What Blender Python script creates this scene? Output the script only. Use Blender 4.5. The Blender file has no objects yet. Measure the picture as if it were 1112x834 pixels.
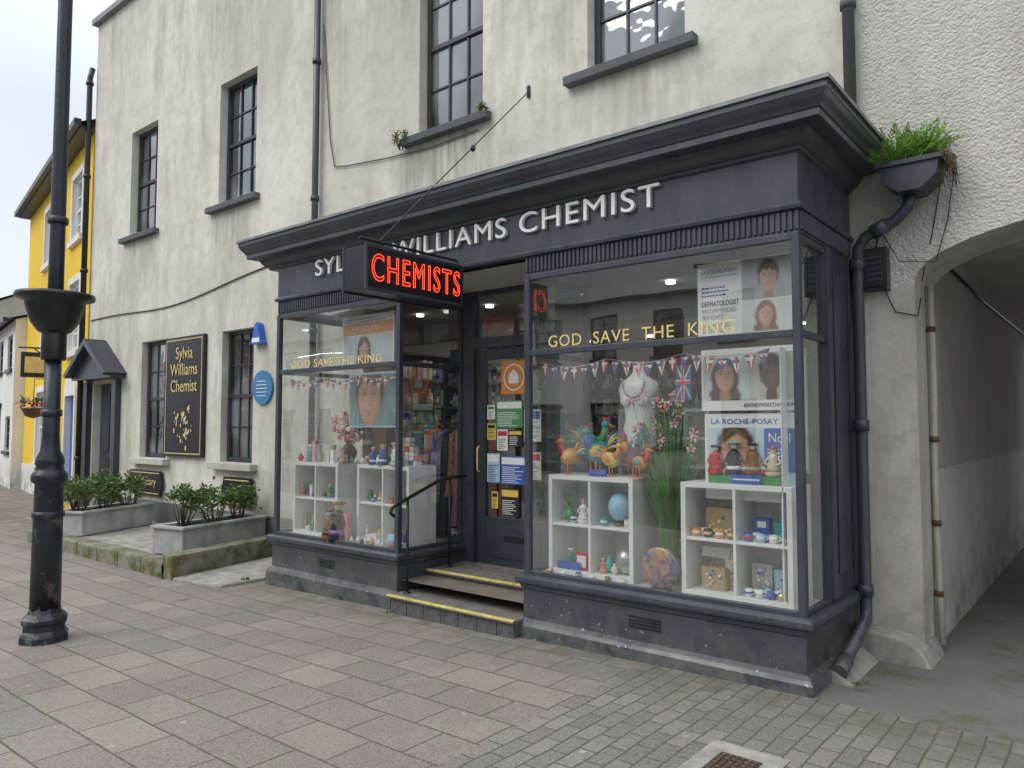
import bpy, math, random, bmesh
from mathutils import Vector, Matrix, noise
random.seed(7)
sc=bpy.context.scene
COL=sc.collection
rnd=random.random
def U(a,b): return a+(b-a)*random.random()

# ------------------------------------------------------------------ materials
class NT:
    def __init__(s,name):
        s.mat=bpy.data.materials.new(name); s.mat.use_nodes=True
        s.t=s.mat.node_tree; s.t.nodes.clear()
        s.out=s.n('ShaderNodeOutputMaterial')
    def n(s,typ,**k):
        nd=s.t.nodes.new(typ)
        for a,b in k.items(): setattr(nd,a,b)
        return nd
    def l(s,a,b): s.t.links.new(a,b)
    def obj(s):
        if not hasattr(s,'_tc'): s._tc=s.n('ShaderNodeTexCoord')
        return s._tc.outputs['Object']
    def mapping(s,scale=(1,1,1),rot=(0,0,0),loc=(0,0,0)):
        m=s.n('ShaderNodeMapping'); m.inputs['Scale'].default_value=scale
        m.inputs['Rotation'].default_value=rot; m.inputs['Location'].default_value=loc
        s.l(s.obj(),m.inputs['Vector']); return m.outputs[0]
    def noise(s,scale,detail=3,rough=.55,vec=None):
        t=s.n('ShaderNodeTexNoise'); t.inputs['Scale'].default_value=scale
        t.inputs['Detail'].default_value=detail; t.inputs['Roughness'].default_value=rough
        s.l(vec if vec is not None else s.obj(),t.inputs['Vector']); return t.outputs['Fac']
    def ramp(s,v,a,b,ca=(0,0,0,1),cb=(1,1,1,1)):
        r=s.n('ShaderNodeValToRGB'); e=r.color_ramp.elements
        e[0].position=a;e[1].position=b;e[0].color=ca;e[1].color=cb
        s.l(v,r.inputs[0]); return r.outputs[0]
    def mix(s,f,a,b,mode='MIX'):
        m=s.n('ShaderNodeMix',data_type='RGBA',blend_type=mode)
        for sock,val in ((m.inputs[0],f),(m.inputs[6],a),(m.inputs[7],b)):
            if hasattr(val,'is_linked'): s.l(val,sock)
            elif isinstance(val,(int,float)): sock.default_value=val
            else: sock.default_value=(val[0],val[1],val[2],1)
        return m.outputs[2]
    def math(s,op,a,b=0.0,clamp=False):
        m=s.n('ShaderNodeMath',operation=op,use_clamp=clamp)
        for i,val in enumerate((a,b)):
            if hasattr(val,'is_linked'): s.l(val,m.inputs[i])
            else: m.inputs[i].default_value=val
        return m.outputs[0]
    def bsdf(s,color,rough=.6,metal=0,bump=None,bstr=.3,bdist=.01,spec=.5,emit=None,estr=0):
        b=s.n('ShaderNodeBsdfPrincipled')
        def put(sock,v):
            if hasattr(v,'is_linked'): s.l(v,sock)
            elif isinstance(v,(tuple,list)): sock.default_value=(v[0],v[1],v[2],1)
            else: sock.default_value=v
        put(b.inputs['Base Color'],color); put(b.inputs['Roughness'],rough); put(b.inputs['Metallic'],metal)
        b.inputs['Specular IOR Level'].default_value=spec
        if emit: put(b.inputs['Emission Color'],emit); b.inputs['Emission Strength'].default_value=estr
        if bump is not None:
            bp=s.n('ShaderNodeBump'); bp.inputs['Strength'].default_value=bstr; bp.inputs['Distance'].default_value=bdist
            s.l(bump,bp.inputs['Height']); s.l(bp.outputs[0],b.inputs['Normal'])
        s.l(b.outputs[0],s.out.inputs[0]); return s.mat
_sc={}
def simple(name,c,rough=.5,metal=0,var=.15,scale=9,bstr=0.0,bscale=80,spec=.5,emit=None,estr=0):
    if name in _sc: return _sc[name]
    N=NT(name)
    f=N.noise(scale,3)
    d=tuple(x*(1-var) for x in c); u=tuple(min(1,x*(1+var)) for x in c)
    cc=N.ramp(f,.3,.7,(*d,1),(*u,1))
    b=N.noise(bscale,2) if bstr>0 else None
    _sc[name]=N.bsdf(cc,rough,metal,b,bstr,.004,spec,emit,estr)
    return _sc[name]

def geo_xyz(N):
    s=N.n('ShaderNodeSeparateXYZ'); N.l(N.obj(),s.inputs[0]); return s.outputs
def smooth(N,v,a,b):
    m=N.n('ShaderNodeMapRange',interpolation_type='SMOOTHSTEP')
    m.inputs['From Min'].default_value=a;m.inputs['From Max'].default_value=b
    N.l(v,m.inputs['Value']); return m.outputs[0]

def wall_mat(name,base,base2,grime,spots=(),bstr=.25,low=True,rough_scale=None,streak=.5,mottle=.22):
    N=NT(name)
    X,Yc,Z=geo_xyz(N)
    big=N.noise(.55,6,.68)
    c=N.mix(N.ramp(big,.38,.60),base,base2)
    st=N.noise(1.0,5,.68,N.mapping((2.6,2.6,.5)))
    stf=N.math('MULTIPLY',N.ramp(st,.44,.72),N.ramp(N.noise(.33,2),.34,.56))
    c=N.mix(N.math('MULTIPLY',stf,streak),c,grime)
    c=N.mix(N.math('MULTIPLY',N.ramp(N.noise(6,6,.78),.46,.72),mottle),c,grime)
    if spots:
        st2=N.noise(1.0,4,.7,N.mapping((11,11,.9)))
        for (xc,hw,zt,ln,am) in spots:
            ax=N.math('ABSOLUTE',N.math('SUBTRACT',X,xc))
            mx=N.math('SUBTRACT',1.0,smooth(N,ax,hw*.5,hw*1.35))
            below=N.math('SUBTRACT',1.0,smooth(N,Z,zt-.02,zt+.02))
            fade=smooth(N,Z,zt-ln,zt)
            m=N.math('MULTIPLY',N.math('MULTIPLY',mx,below),fade)
            m=N.math('MULTIPLY',m,N.math('MULTIPLY',N.ramp(st2,.28,.68),am))
            c=N.mix(m,c,(.20,.205,.15))
    if low:
        m=N.math('MULTIPLY',N.math('SUBTRACT',1.0,smooth(N,Z,.0,.8)),N.ramp(N.noise(3.5,4),.35,.65))
        c=N.mix(N.math('MULTIPLY',m,.7),c,(.15,.16,.11))
    if rough_scale:
        v=N.n('ShaderNodeTexVoronoi'); v.inputs['Scale'].default_value=rough_scale; N.l(N.obj(),v.inputs['Vector'])
        b=N.math('ADD',N.noise(rough_scale*.5,4,.75),N.math('MULTIPLY',v.outputs['Distance'],-.5))
        return N.bsdf(c,.9,0,b,bstr,.02,.2)
    b=N.math('ADD',N.noise(40,3,.6),N.math('MULTIPLY',N.noise(2.5,3),2.5))
    return N.bsdf(c,.85,0,b,bstr,.01,.25)

M={}
M['render']=wall_mat('cream_render',(.72,.69,.615),(.60,.57,.495),(.33,.32,.25),
   spots=[(-13.0,.5,4.80,1.5,.6),(-10.1,.6,4.80,1.7,.65),(-5.75,.65,4.80,1.1,.95),(-7.75,.45,9.2,6.0,.75),(-6.5,.5,9.3,5.0,.8),(-9.8,1.4,9.3,3.4,.7),(-3.3,.7,4.84,1.0,.5)],streak=.8,mottle=.4)
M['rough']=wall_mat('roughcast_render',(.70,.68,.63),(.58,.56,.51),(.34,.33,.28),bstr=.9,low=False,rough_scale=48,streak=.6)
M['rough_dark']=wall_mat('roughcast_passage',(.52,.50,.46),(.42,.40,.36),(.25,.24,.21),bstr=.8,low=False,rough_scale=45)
M['pier']=wall_mat('pier_paint',(.60,.57,.51),(.49,.46,.40),(.23,.225,.18),bstr=.3,streak=.7,mottle=.4)
M['band']=wall_mat('passage_band_paint',(.62,.61,.58),(.54,.53,.50),(.33,.32,.30),bstr=.2,mottle=.35)
M['plinthgrey']=wall_mat('plinth_paint',(.13,.14,.15),(.105,.11,.12),(.08,.08,.07),bstr=.2)
M['yellow']=wall_mat('yellow_render',(.85,.57,.06),(.80,.52,.05),(.55,.38,.07),bstr=.12,streak=.3)
M['white_w']=wall_mat('white_render',(.80,.79,.76),(.72,.71,.68),(.45,.44,.41),bstr=.15)
M['stone_w']=wall_mat('pale_stone_wall',(.55,.52,.46),(.46,.43,.38),(.25,.23,.2),bstr=.4)
M['brick_w']=simple('brick_wall',(.36,.19,.13),.85,var=.3,scale=14,bstr=.4)
M['slate']=simple('slate_roof',(.075,.08,.09),.6,var=.3,scale=3,bstr=.3,bscale=20)

def paint_mat():
    N=NT('slate_grey_paint')
    X,Yc,Z=geo_xyz(N)
    c=N.mix(N.ramp(N.noise(2.2,4,.6),.3,.7),(.035,.042,.057),(.053,.061,.078))
    dust=N.math('MULTIPLY',N.ramp(N.noise(1.0,5,.7,N.mapping((7,7,1.4))),.45,.75),.24)
    c=N.mix(dust,c,(.14,.145,.155))
    low=N.math('MULTIPLY',N.math('SUBTRACT',1.0,smooth(N,Z,-.08,.42)),N.ramp(N.noise(6,5,.75),.38,.62))
    c=N.mix(N.math('MULTIPLY',low,.75),c,(.17,.165,.145))
    chips=N.ramp(N.noise(26,2,.5),.70,.72)
    c=N.mix(N.math('MULTIPLY',chips,N.math('MULTIPLY',.8,N.math('SUBTRACT',1.0,smooth(N,Z,.1,.6)))),c,(.35,.34,.32))
    r=N.ramp(N.noise(5,3),.3,.7,(.25,.25,.25,1),(.46,.46,.46,1))
    return N.bsdf(c,r,0,N.noise(16,4,.6),.22,.006,.5)
M['paint']=paint_mat()
M['paint2']=simple('dark_grey_gloss_paint',(.04,.047,.06),.3,var=.2,scale=4,bstr=.08,bscale=30)
M['lead']=simple('lead_flashing',(.22,.23,.24),.55,.2,var=.25,scale=5,bstr=.3,bscale=12)
M['blackiron']=simple('black_iron_paint',(.014,.015,.018),.35,var=.3,scale=6,bstr=.35,bscale=25)
def pole_mat():
    N=NT('worn_black_paint')
    ch=N.ramp(N.noise(9,5,.7),.57,.62)
    X,Yc,Z=geo_xyz(N)
    lowm=N.math('SUBTRACT',1.0,smooth(N,Z,.2,1.9))
    c=N.mix(N.math('MULTIPLY',ch,N.math('MULTIPLY',lowm,.6)),(.014,.018,.028),(.16,.15,.14))
    return N.bsdf(c,.38,0,N.noise(22,3),.5,.006,.5)
M['pole']=pole_mat()
M['sashframe']=simple('window_frame_dark_paint',(.035,.038,.046),.4,var=.2,scale=5)
M['whiteframe']=simple('white_window_paint',(.78,.78,.76),.4,var=.06)
def sashglass():
    # old float glass: strong mirror component over a dim room; pale patches paint in blinds and pale reflections
    N=NT('old_window_glass')
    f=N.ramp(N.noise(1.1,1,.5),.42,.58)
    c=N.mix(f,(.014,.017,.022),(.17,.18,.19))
    b=N.n('ShaderNodeBsdfPrincipled'); N.l(c,b.inputs['Base Color']); b.inputs['Roughness'].default_value=.4; b.inputs['Specular IOR Level'].default_value=0
    g_=N.n('ShaderNodeBsdfGlossy'); g_.inputs['Roughness'].default_value=.015; g_.inputs[0].default_value=(.95,.98,1,1)
    bp=N.n('ShaderNodeBump'); bp.inputs['Strength'].default_value=.35; bp.inputs['Distance'].default_value=.02; N.l(N.noise(2.6,2),bp.inputs['Height']); N.l(bp.outputs[0],g_.inputs['Normal'])
    lw=N.n('ShaderNodeLayerWeight'); lw.inputs['Blend'].default_value=.5
    fac=N.math('ADD',N.math('MULTIPLY',N.math('POWER',lw.outputs['Facing'],3.0),.85),.17,True)
    mx=N.n('ShaderNodeMixShader'); N.l(fac,mx.inputs[0]); N.l(b.outputs[0],mx.inputs[1]); N.l(g_.outputs[0],mx.inputs[2]); N.l(mx.outputs[0],N.out.inputs[0]); return N.mat
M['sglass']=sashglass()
def shopglass():
    N=NT('shop_window_glass')
    lw=N.n('ShaderNodeLayerWeight'); lw.inputs['Blend'].default_value=.5
    f=N.math('POWER',lw.outputs['Facing'],3.0)
    f=N.math('ADD',N.math('MULTIPLY',f,.9),.17,True)
    tr=N.n('ShaderNodeBsdfTransparent'); tr.inputs[0].default_value=(.94,.965,.95,1)
    gl=N.n('ShaderNodeBsdfGlossy'); gl.inputs['Roughness'].default_value=0.0; gl.inputs[0].default_value=(1,1,1,1)
    bp=N.n('ShaderNodeBump'); bp.inputs['Strength'].default_value=.12; bp.inputs['Distance'].default_value=.02; N.l(N.noise(1.4,1),bp.inputs['Height']); N.l(bp.outputs[0],gl.inputs['Normal'])
    mx=N.n('ShaderNodeMixShader'); N.l(f,mx.inputs[0]);N.l(tr.outputs[0],mx.inputs[1]);N.l(gl.outputs[0],mx.inputs[2])
    N.l(mx.outputs[0],N.out.inputs[0]); return N.mat
M['glass']=shopglass()

def paver(name,bw,rh,c1,c2,mort,rot=0,msize=.006,dirt=.5,off=.5):
    N=NT(name)
    wv=N.n('ShaderNodeTexNoise'); wv.inputs['Scale'].default_value=1.6; wv.inputs['Detail'].default_value=2; N.l(N.obj(),wv.inputs['Vector'])
    va=N.n('ShaderNodeVectorMath',operation='SCALE'); N.l(wv.outputs['Color'],va.inputs[0]); va.inputs['Scale'].default_value=.035
    vb=N.n('ShaderNodeVectorMath',operation='ADD'); N.l(N.mapping((1,1,1),(0,0,rot),(.13,.07,0)),vb.inputs[0]); N.l(va.outputs[0],vb.inputs[1])
    b=N.n('ShaderNodeTexBrick'); b.offset=off
    b.inputs['Scale'].default_value=1; b.inputs['Brick Width'].default_value=bw; b.inputs['Row Height'].default_value=rh
    b.inputs['Mortar Size'].default_value=msize; b.inputs['Mortar Smooth'].default_value=.35; b.inputs['Bias'].default_value=0
    b.inputs['Color1'].default_value=(*c1,1); b.inputs['Color2'].default_value=(*c2,1); b.inputs['Mortar'].default_value=(*mort,1)
    N.l(vb.outputs[0],b.inputs['Vector'])
    c=b.outputs['Color']
    c=N.mix(N.math('MULTIPLY',N.ramp(N.noise(.9,6,.7),.42,.66),dirt),c,tuple(x*.5 for x in c1))
    f=N.noise(75,4,.75)
    c=N.mix(N.math('MULTIPLY',N.ramp(f,.45,.7),.45),c,tuple(min(1,x*1.7) for x in c1))
    c=N.mix(N.math('MULTIPLY',N.math('SUBTRACT',1.0,N.ramp(f,.34,.46)),.6),c,tuple(x*.35 for x in c1))
    vo=N.n('ShaderNodeTexVoronoi'); vo.inputs['Scale'].default_value=3.9; N.l(N.obj(),vo.inputs['Vector'])
    sp=N.math('MULTIPLY',N.math('LESS_THAN',vo.outputs['Distance'],.075),.55)
    big=N.noise(2.0,3)
    c=N.mix(N.math('MULTIPLY',sp,N.ramp(big,.48,.54)),c,(.46,.45,.43))
    vo2=N.n('ShaderNodeTexVoronoi'); vo2.inputs['Scale'].default_value=1.7; N.l(N.obj(),vo2.inputs['Vector'])
    c=N.mix(N.math('MULTIPLY',N.math('SUBTRACT',1.0,smooth(N,vo2.outputs['Distance'],.02,.16)),.55),c,(.06,.055,.05))
    c=N.mix(N.math('MULTIPLY',N.math('MULTIPLY',b.outputs['Fac'],N.ramp(big,.48,.58)),.75),c,(.09,.11,.045))
    X,Yc,Z=geo_xyz(N)
    g=N.math('MULTIPLY',smooth(N,Yc,3.8,4.65),N.ramp(N.noise(4,4,.7),.35,.62))
    c=N.mix(N.math('MULTIPLY',g,.7),c,(.10,.10,.065))
    h=N.math('ADD',N.math('MULTIPLY',b.outputs['Fac'],-1.6),N.math('MULTIPLY',f,.6))
    h=N.math('ADD',h,N.math('MULTIPLY',big,1.6))
    return N.bsdf(c,.75,0,h,.6,.008,.4)
M['paver']=paver('concrete_block_paving',.45,.30,(.275,.242,.21),(.185,.168,.15),(.07,.062,.05),0,.007)
M['brickpave']=paver('small_block_paving',.21,.105,(.25,.225,.20),(.16,.145,.135),(.06,.055,.045),math.radians(90),.006)
def asphalt(name,c):
    N=NT(name)
    cc=N.mix(N.ramp(N.noise(120,3,.8),.4,.7),c,tuple(x*1.9 for x in c))
    cc=N.mix(N.math('MULTIPLY',N.ramp(N.noise(1.3,5,.7),.42,.62),.6),cc,tuple(x*1.7 for x in c))
    cc=N.mix(N.math('MULTIPLY',N.ramp(N.noise(2.1,5,.75),.53,.64),.7),cc,(.10,.105,.055))
    return N.bsdf(cc,.85,0,N.noise(110,3,.8),.6,.008,.3)
M['asphalt']=asphalt('passage_asphalt',(.12,.117,.11))
M['road']=asphalt('road_asphalt',(.05,.05,.05))
M['concrete']=simple('weathered_concrete',(.30,.285,.25),.9,var=.3,scale=7,bstr=.6,bscale=40)
M['kerb']=simple('kerb_stone',(.3,.29,.27),.85,var=.2,scale=6,bstr=.4)
M['rust']=simple('rusty_iron',(.13,.075,.05),.8,.2,var=.4,scale=30,bstr=.5)
def mossm():
    N=NT('mossy_stone')
    c=N.mix(N.ramp(N.noise(5,5,.7),.42,.6),(.26,.245,.205),(.12,.125,.05))
    return N.bsdf(c,.95,0,N.noise(40,4,.7),.8,.01,.2)
M['moss']=mossm()
M['white']=simple('white_laminate',(.80,.80,.79),.35,var=.03)
M['inwall']=simple('interior_wall_paint',(.34,.32,.29),.8,var=.08)
M['ceil']=simple('interior_ceiling',(.45,.44,.41),.8,var=.06)
M['infloor']=simple('interior_floor',(.20,.17,.14),.5,var=.2)
M['deck']=simple('display_deck',(.55,.54,.52),.5,var=.06)
M['letters']=simple('white_letters',(.82,.82,.82),.35,var=.02)
M['gold']=simple('gold_leaf',(.74,.58,.25),.35,.0,var=.2,scale=30)
M['goldp']=simple('gold_paint',(.66,.50,.22),.5,.0,var=.12)
M['boardblack']=simple('black_sign_paint',(.012,.013,.018),.3,var=.2)
M['blueplaque']=simple('blue_plaque_enamel',(.05,.20,.42),.3,var=.08)
M['alarmblue']=simple('alarm_box_blue',(.03,.13,.50),.35,var=.06)
M['yel_nose']=simple('yellow_step_nosing',(.68,.57,.16),.6,var=.3,scale=25)
M['tile']=simple('step_tile',(.17,.155,.14),.7,var=.3,scale=15,bstr=.4)
M['treadbrick']=simple('step_riser_brick',(.10,.10,.105),.7,var=.3,scale=20,bstr=.3)
M['terracotta']=simple('terracotta',(.45,.2,.1),.7,var=.15)
M['timber']=simple('dark_stained_wood',(.10,.06,.035),.5,var=.3,scale=12)
M['planter']=simple('grey_planter_paint',(.34,.355,.345),.7,var=.3,scale=4,bstr=.3)
M['soil']=simple('soil',(.05,.035,.025),.95,var=.4,scale=30,bstr=.8)
M['deadroot']=simple('dead_roots',(.13,.09,.055),.9,var=.4,scale=30)
def leafmat(name,a,b):
    N=NT(name)
    c=N.ramp(N.noise(9,2,.6),.3,.7,(*a,1),(*b,1))
    oi=N.n('ShaderNodeNewGeometry')
    c2=N.mix(N.math('MULTIPLY',oi.outputs['Random Per Island'],.6),c,(b[0]*1.5,b[1]*1.35,b[2]))
    b_=N.n('ShaderNodeBsdfPrincipled'); N.l(c2,b_.inputs['Base Color']); b_.inputs['Roughness'].default_value=.5
    t=N.n('ShaderNodeBsdfTranslucent'); N.l(c2,t.inputs[0])
    mx=N.n('ShaderNodeMixShader'); mx.inputs[0].default_value=.25
    N.l(b_.outputs[0],mx.inputs[1]);N.l(t.outputs[0],mx.inputs[2]);N.l(mx.outputs[0],N.out.inputs[0]); return N.mat
M['leaf']=leafmat('shrub_leaf',(.045,.10,.025),(.10,.18,.05))
M['fern']=leafmat('fern_leaf',(.07,.18,.02),(.15,.30,.045))
M['blade']=leafmat('blade_leaf',(.07,.19,.04),(.13,.29,.08))
def col(name,c,r=.4,metal=0): return simple(name,c,r,metal,var=.12,scale=40)
PAL=[col('plastic_red',(.55,.03,.03)),col('plastic_blue',(.04,.11,.42)),col('card_white',(.78,.78,.76)),col('card_cream',(.68,.6,.45)),
 col('glaze_teal',(.03,.30,.33)),col('card_pink',(.65,.28,.35)),col('card_orange',(.66,.24,.05)),col('card_green',(.08,.28,.10)),
 col('card_black',(.02,.02,.025)),col('card_purple',(.20,.08,.31)),col('card_yellow',(.72,.52,.10)),col('amber_glass',(.25,.09,.02),.1),col('card_lightblue',(.35,.55,.68)),M['white'],M['white'],col('card_white',(1,1,1)),col('kraft_card',(.42,.30,.18)),col('silver_pack',(.45,.45,.46),.3,.6)]
RED,BLUE,WHT,CRM,TEAL,PINK,ORG,GRN,BLK,PUR,YEL,AMB,LBL=PAL[:13]
KRF,SIL=PAL[16],PAL[17]
def emis(name,c,s):
    N=NT(name); e=N.n('ShaderNodeEmission'); e.inputs[0].default_value=(*c,1); e.inputs[1].default_value=s
    N.l(e.outputs[0],N.out.inputs[0]); return N.mat
M['neon']=emis('red_led_tube',(1,.085,.04),2.0)
M['neonfill']=emis('red_led_dim',(1,.03,.015),.22)
M['lampglow']=emis('ceiling_lamp_glow',(1,.95,.85),4)
def printed():
    N=NT('printed_photo'); a=N.n('ShaderNodeVertexColor'); a.layer_name='Col'
    return N.bsdf(a.outputs[0],.3)
M['print']=printed()

# ------------------------------------------------------------------ mesh builder
class MB:
    def __init__(s,Mx=None): s.v=[];s.f=[];s.mi=[];s.sm=[];s.mats=[];s.M=Mx
    def mat(s,m):
        if m not in s.mats: s.mats.append(m)
        return s.mats.index(m)
    def addv(s,p):
        p=Vector(p)
        if s.M is not None: p=s.M@p
        s.v.append(p[:]); return len(s.v)-1
    def face(s,pts,m,sm=False):
        ids=[s.addv(p) for p in pts]; s.f.append(ids); s.mi.append(s.mat(m)); s.sm.append(sm)
    def fi(s,ids,m,sm=False): s.f.append(ids); s.mi.append(s.mat(m)); s.sm.append(sm)
    def box(s,x0,x1,y0,y1,z0,z1,m,rz=0,piv=None,taper=0):
        if x0>x1:x0,x1=x1,x0
        if y0>y1:y0,y1=y1,y0
        cx,cy=(x0+x1)/2,(y0+y1)/2
        if piv: cx,cy=piv
        P=[]
        for z,t in ((z0,0),(z1,taper)):
            for x,y in ((x0+t,y0+t),(x1-t,y0+t),(x1-t,y1-t),(x0+t,y1-t)):
                if rz:
                    dx,dy=x-cx,y-cy; x,y=cx+dx*math.cos(rz)-dy*math.sin(rz),cy+dx*math.sin(rz)+dy*math.cos(rz)
                P.append(s.addv((x,y,z)))
        for q in ((0,3,2,1),(4,5,6,7),(0,1,5,4),(1,2,6,5),(2,3,7,6),(3,0,4,7)): s.fi([P[i] for i in q],m)
    def tube(s,pts,r,m,seg=8,sm=True,caps=True):
        pts=[Vector(p) for p in pts]; rs=r if isinstance(r,(list,tuple)) else [r]*len(pts)
        d0=(pts[1]-pts[0]).normalized(); a=d0.orthogonal().normalized(); prev=None
        for i,p in enumerate(pts):
            if i==0: d=pts[1]-pts[0]
            elif i==len(pts)-1: d=pts[-1]-pts[-2]
            else: d=(pts[i+1]-pts[i]).normalized()+(pts[i]-pts[i-1]).normalized()
            d=d.normalized() if d.length>1e-6 else d0
            a=(a-d*a.dot(d)); a=a.normalized() if a.length>1e-6 else d.orthogonal().normalized()
            b=d.cross(a)
            ring=[s.addv(p+a*rs[i]*math.cos(2*math.pi*k/seg)+b*rs[i]*math.sin(2*math.pi*k/seg)) for k in range(seg)]
            if prev:
                for k in range(seg): s.fi([prev[k],prev[(k+1)%seg],ring[(k+1)%seg],ring[k]],m,sm)
            elif caps: s.fi(ring[::-1],m)
            prev=ring
        if caps: s.fi(prev,m)
    def lathe(s,cx,cy,prof,m,seg=20,sm=True,squash=1,z=0):
        prev=None
        for r,zz in prof:
            ring=[s.addv((cx+r*math.cos(2*math.pi*k/seg),cy+squash*r*math.sin(2*math.pi*k/seg),z+zz)) for k in range(seg)]
            if prev:
                for k in range(seg): s.fi([prev[k],prev[(k+1)%seg],ring[(k+1)%seg],ring[k]],m,sm)
            else: s.fi(ring[::-1],m)
            prev=ring
        s.fi(prev,m)
    def ell(s,c,r,m,seg=12,rings=7,rot=None):
        c=Vector(c); R=rot or Matrix.Identity(3)
        prev=None
        top=s.addv(c+R@Vector((0,0,r[2])))
        for i in range(1,rings):
            th=math.pi*i/rings
            ring=[s.addv(c+R@Vector((r[0]*math.sin(th)*math.cos(2*math.pi*k/seg),r[1]*math.sin(th)*math.sin(2*math.pi*k/seg),r[2]*math.cos(th)))) for k in range(seg)]
            for k in range(seg):
                if prev is None: s.fi([top,ring[k],ring[(k+1)%seg]],m,True)
                else: s.fi([prev[k],ring[k],ring[(k+1)%seg],prev[(k+1)%seg]],m,True)
            prev=ring
        bot=s.addv(c-R@Vector((0,0,r[2])))
        for k in range(seg): s.fi([prev[k],bot,prev[(k+1)%seg]],m,True)
    def disc(s,cx,y,cz,rx,rz,m,n=22,a0=0,a1=2*math.pi):
        s.face([(cx+rx*math.cos(a0+(a1-a0)*i/n),y,cz+rz*math.sin(a0+(a1-a0)*i/n)) for i in range(n)],m)
    def prism(s,poly,axis,a,b,m):
        def P(p,t):
            return (t,p[0],p[1]) if axis=='x' else ((p[0],t,p[1]) if axis=='y' else (p[0],p[1],t))
        A=[s.addv(P(p,a)) for p in poly];B=[s.addv(P(p,b)) for p in poly];n=len(poly)
        s.fi(A[::-1],m);s.fi(B,m)
        for i in range(n): s.fi([A[i],A[(i+1)%n],B[(i+1)%n],B[i]],m)
    def sweepU(s,x0,x1,yf,yb,prof,m):
        rows=[]
        for o,z in prof: rows.append([(x0-o,yb,z),(x0-o,yf-o,z),(x1+o,yf-o,z),(x1+o,yb,z)])
        for a,b in zip(rows,rows[1:]):
            for i in range(3): s.face([a[i],a[i+1],b[i+1],b[i]],m)
    def build(s,name,parent=None,bevel=0,recalc=True):
        me=bpy.data.meshes.new(name); me.from_pydata(s.v,[],s.f)
        for m in s.mats: me.materials.append(m)
        me.polygons.foreach_set('material_index',s.mi); me.polygons.foreach_set('use_smooth',s.sm)
        me.update()
        if recalc:
            bm=bmesh.new(); bm.from_mesh(me); bmesh.ops.recalc_face_normals(bm,faces=bm.faces); bm.to_mesh(me); bm.free()
        o=bpy.data.objects.new(name,me); COL.objects.link(o)
        if parent: o.parent=parent
        if bevel:
            b=o.modifiers.new('bevel','BEVEL'); b.width=bevel; b.segments=2; b.limit_method='ANGLE'; b.angle_limit=math.radians(50)
        return o
def empty(name):
    e=bpy.data.objects.new(name,None); COL.objects.link(e); return e

def text(name,body,org,Ux,Vx,w,h,ext,mat,parent=None,outline=0,align='LEFT',space=1.0,gap=1.0):
    c=bpy.data.curves.new(name,'FONT'); c.body=body; c.size=1; c.space_character=space; c.align_x=align; c.space_line=gap
    if outline: c.fill_mode='NONE'; c.bevel_depth=outline; c.bevel_resolution=1
    else: c.extrude=.05
    c.resolution_u=4
    o=bpy.data.objects.new(name,c); COL.objects.link(o); bpy.context.view_layer.update()
    dg=bpy.context.evaluated_depsgraph_get(); me=bpy.data.meshes.new_from_object(o.evaluated_get(dg))
    bpy.data.objects.remove(o)
    xs=[v.co.x for v in me.vertices];ys=[v.co.y for v in me.vertices];zs=[v.co.z for v in me.vertices]
    x0,x1,y0,y1,z0,z1=min(xs),max(xs),min(ys),max(ys),min(zs),max(zs)
    Ux=Vector(Ux);Vx=Vector(Vx);N=Ux.cross(Vx);org=Vector(org)
    if w is None: w=h*(x1-x0)/(y1-y0)
    for v in me.vertices:
        v.co=org+Ux*((v.co.x-x0)/(x1-x0)*w)+Vx*((v.co.y-y0)/(y1-y0)*h)+N*((v.co.z-z0)/max(z1-z0,1e-6)*ext)
    me.materials.clear(); me.materials.append(mat)
    ob=bpy.data.objects.new(name,me); COL.objects.link(ob)
    if parent: ob.parent=parent
    return ob
XU=(1,0,0);ZU=(0,0,1)

def wall_holes(mb,x0,x1,z0,z1,holes,y,depth,m,mr=None):
    xs=sorted(set([x0,x1]+[h[0] for h in holes]+[h[1] for h in holes]))
    zs=sorted(set([z0,z1]+[h[2] for h in holes]+[h[3] for h in holes]))
    for i in range(len(xs)-1):
        for j in range(len(zs)-1):
            cx=(xs[i]+xs[i+1])/2;cz=(zs[j]+zs[j+1])/2
            if any(h[0]<cx<h[1] and h[2]<cz<h[3] for h in holes): continue
            mb.face([(xs[i],y,zs[j]),(xs[i+1],y,zs[j]),(xs[i+1],y,zs[j+1]),(xs[i],y,zs[j+1])],m)
    for h in holes:
        a,b,c,d=h[:4]; yy=y+depth
        for q in ([(a,y,c),(a,yy,c),(a,yy,d),(a,y,d)],[(b,y,c),(b,yy,c),(b,yy,d),(b,y,d)],[(a,y,d),(b,y,d),(b,yy,d),(a,yy,d)],[(a,y,c),(b,y,c),(b,yy,c),(a,yy,c)]):
            mb.face(q,mr or m)
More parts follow.
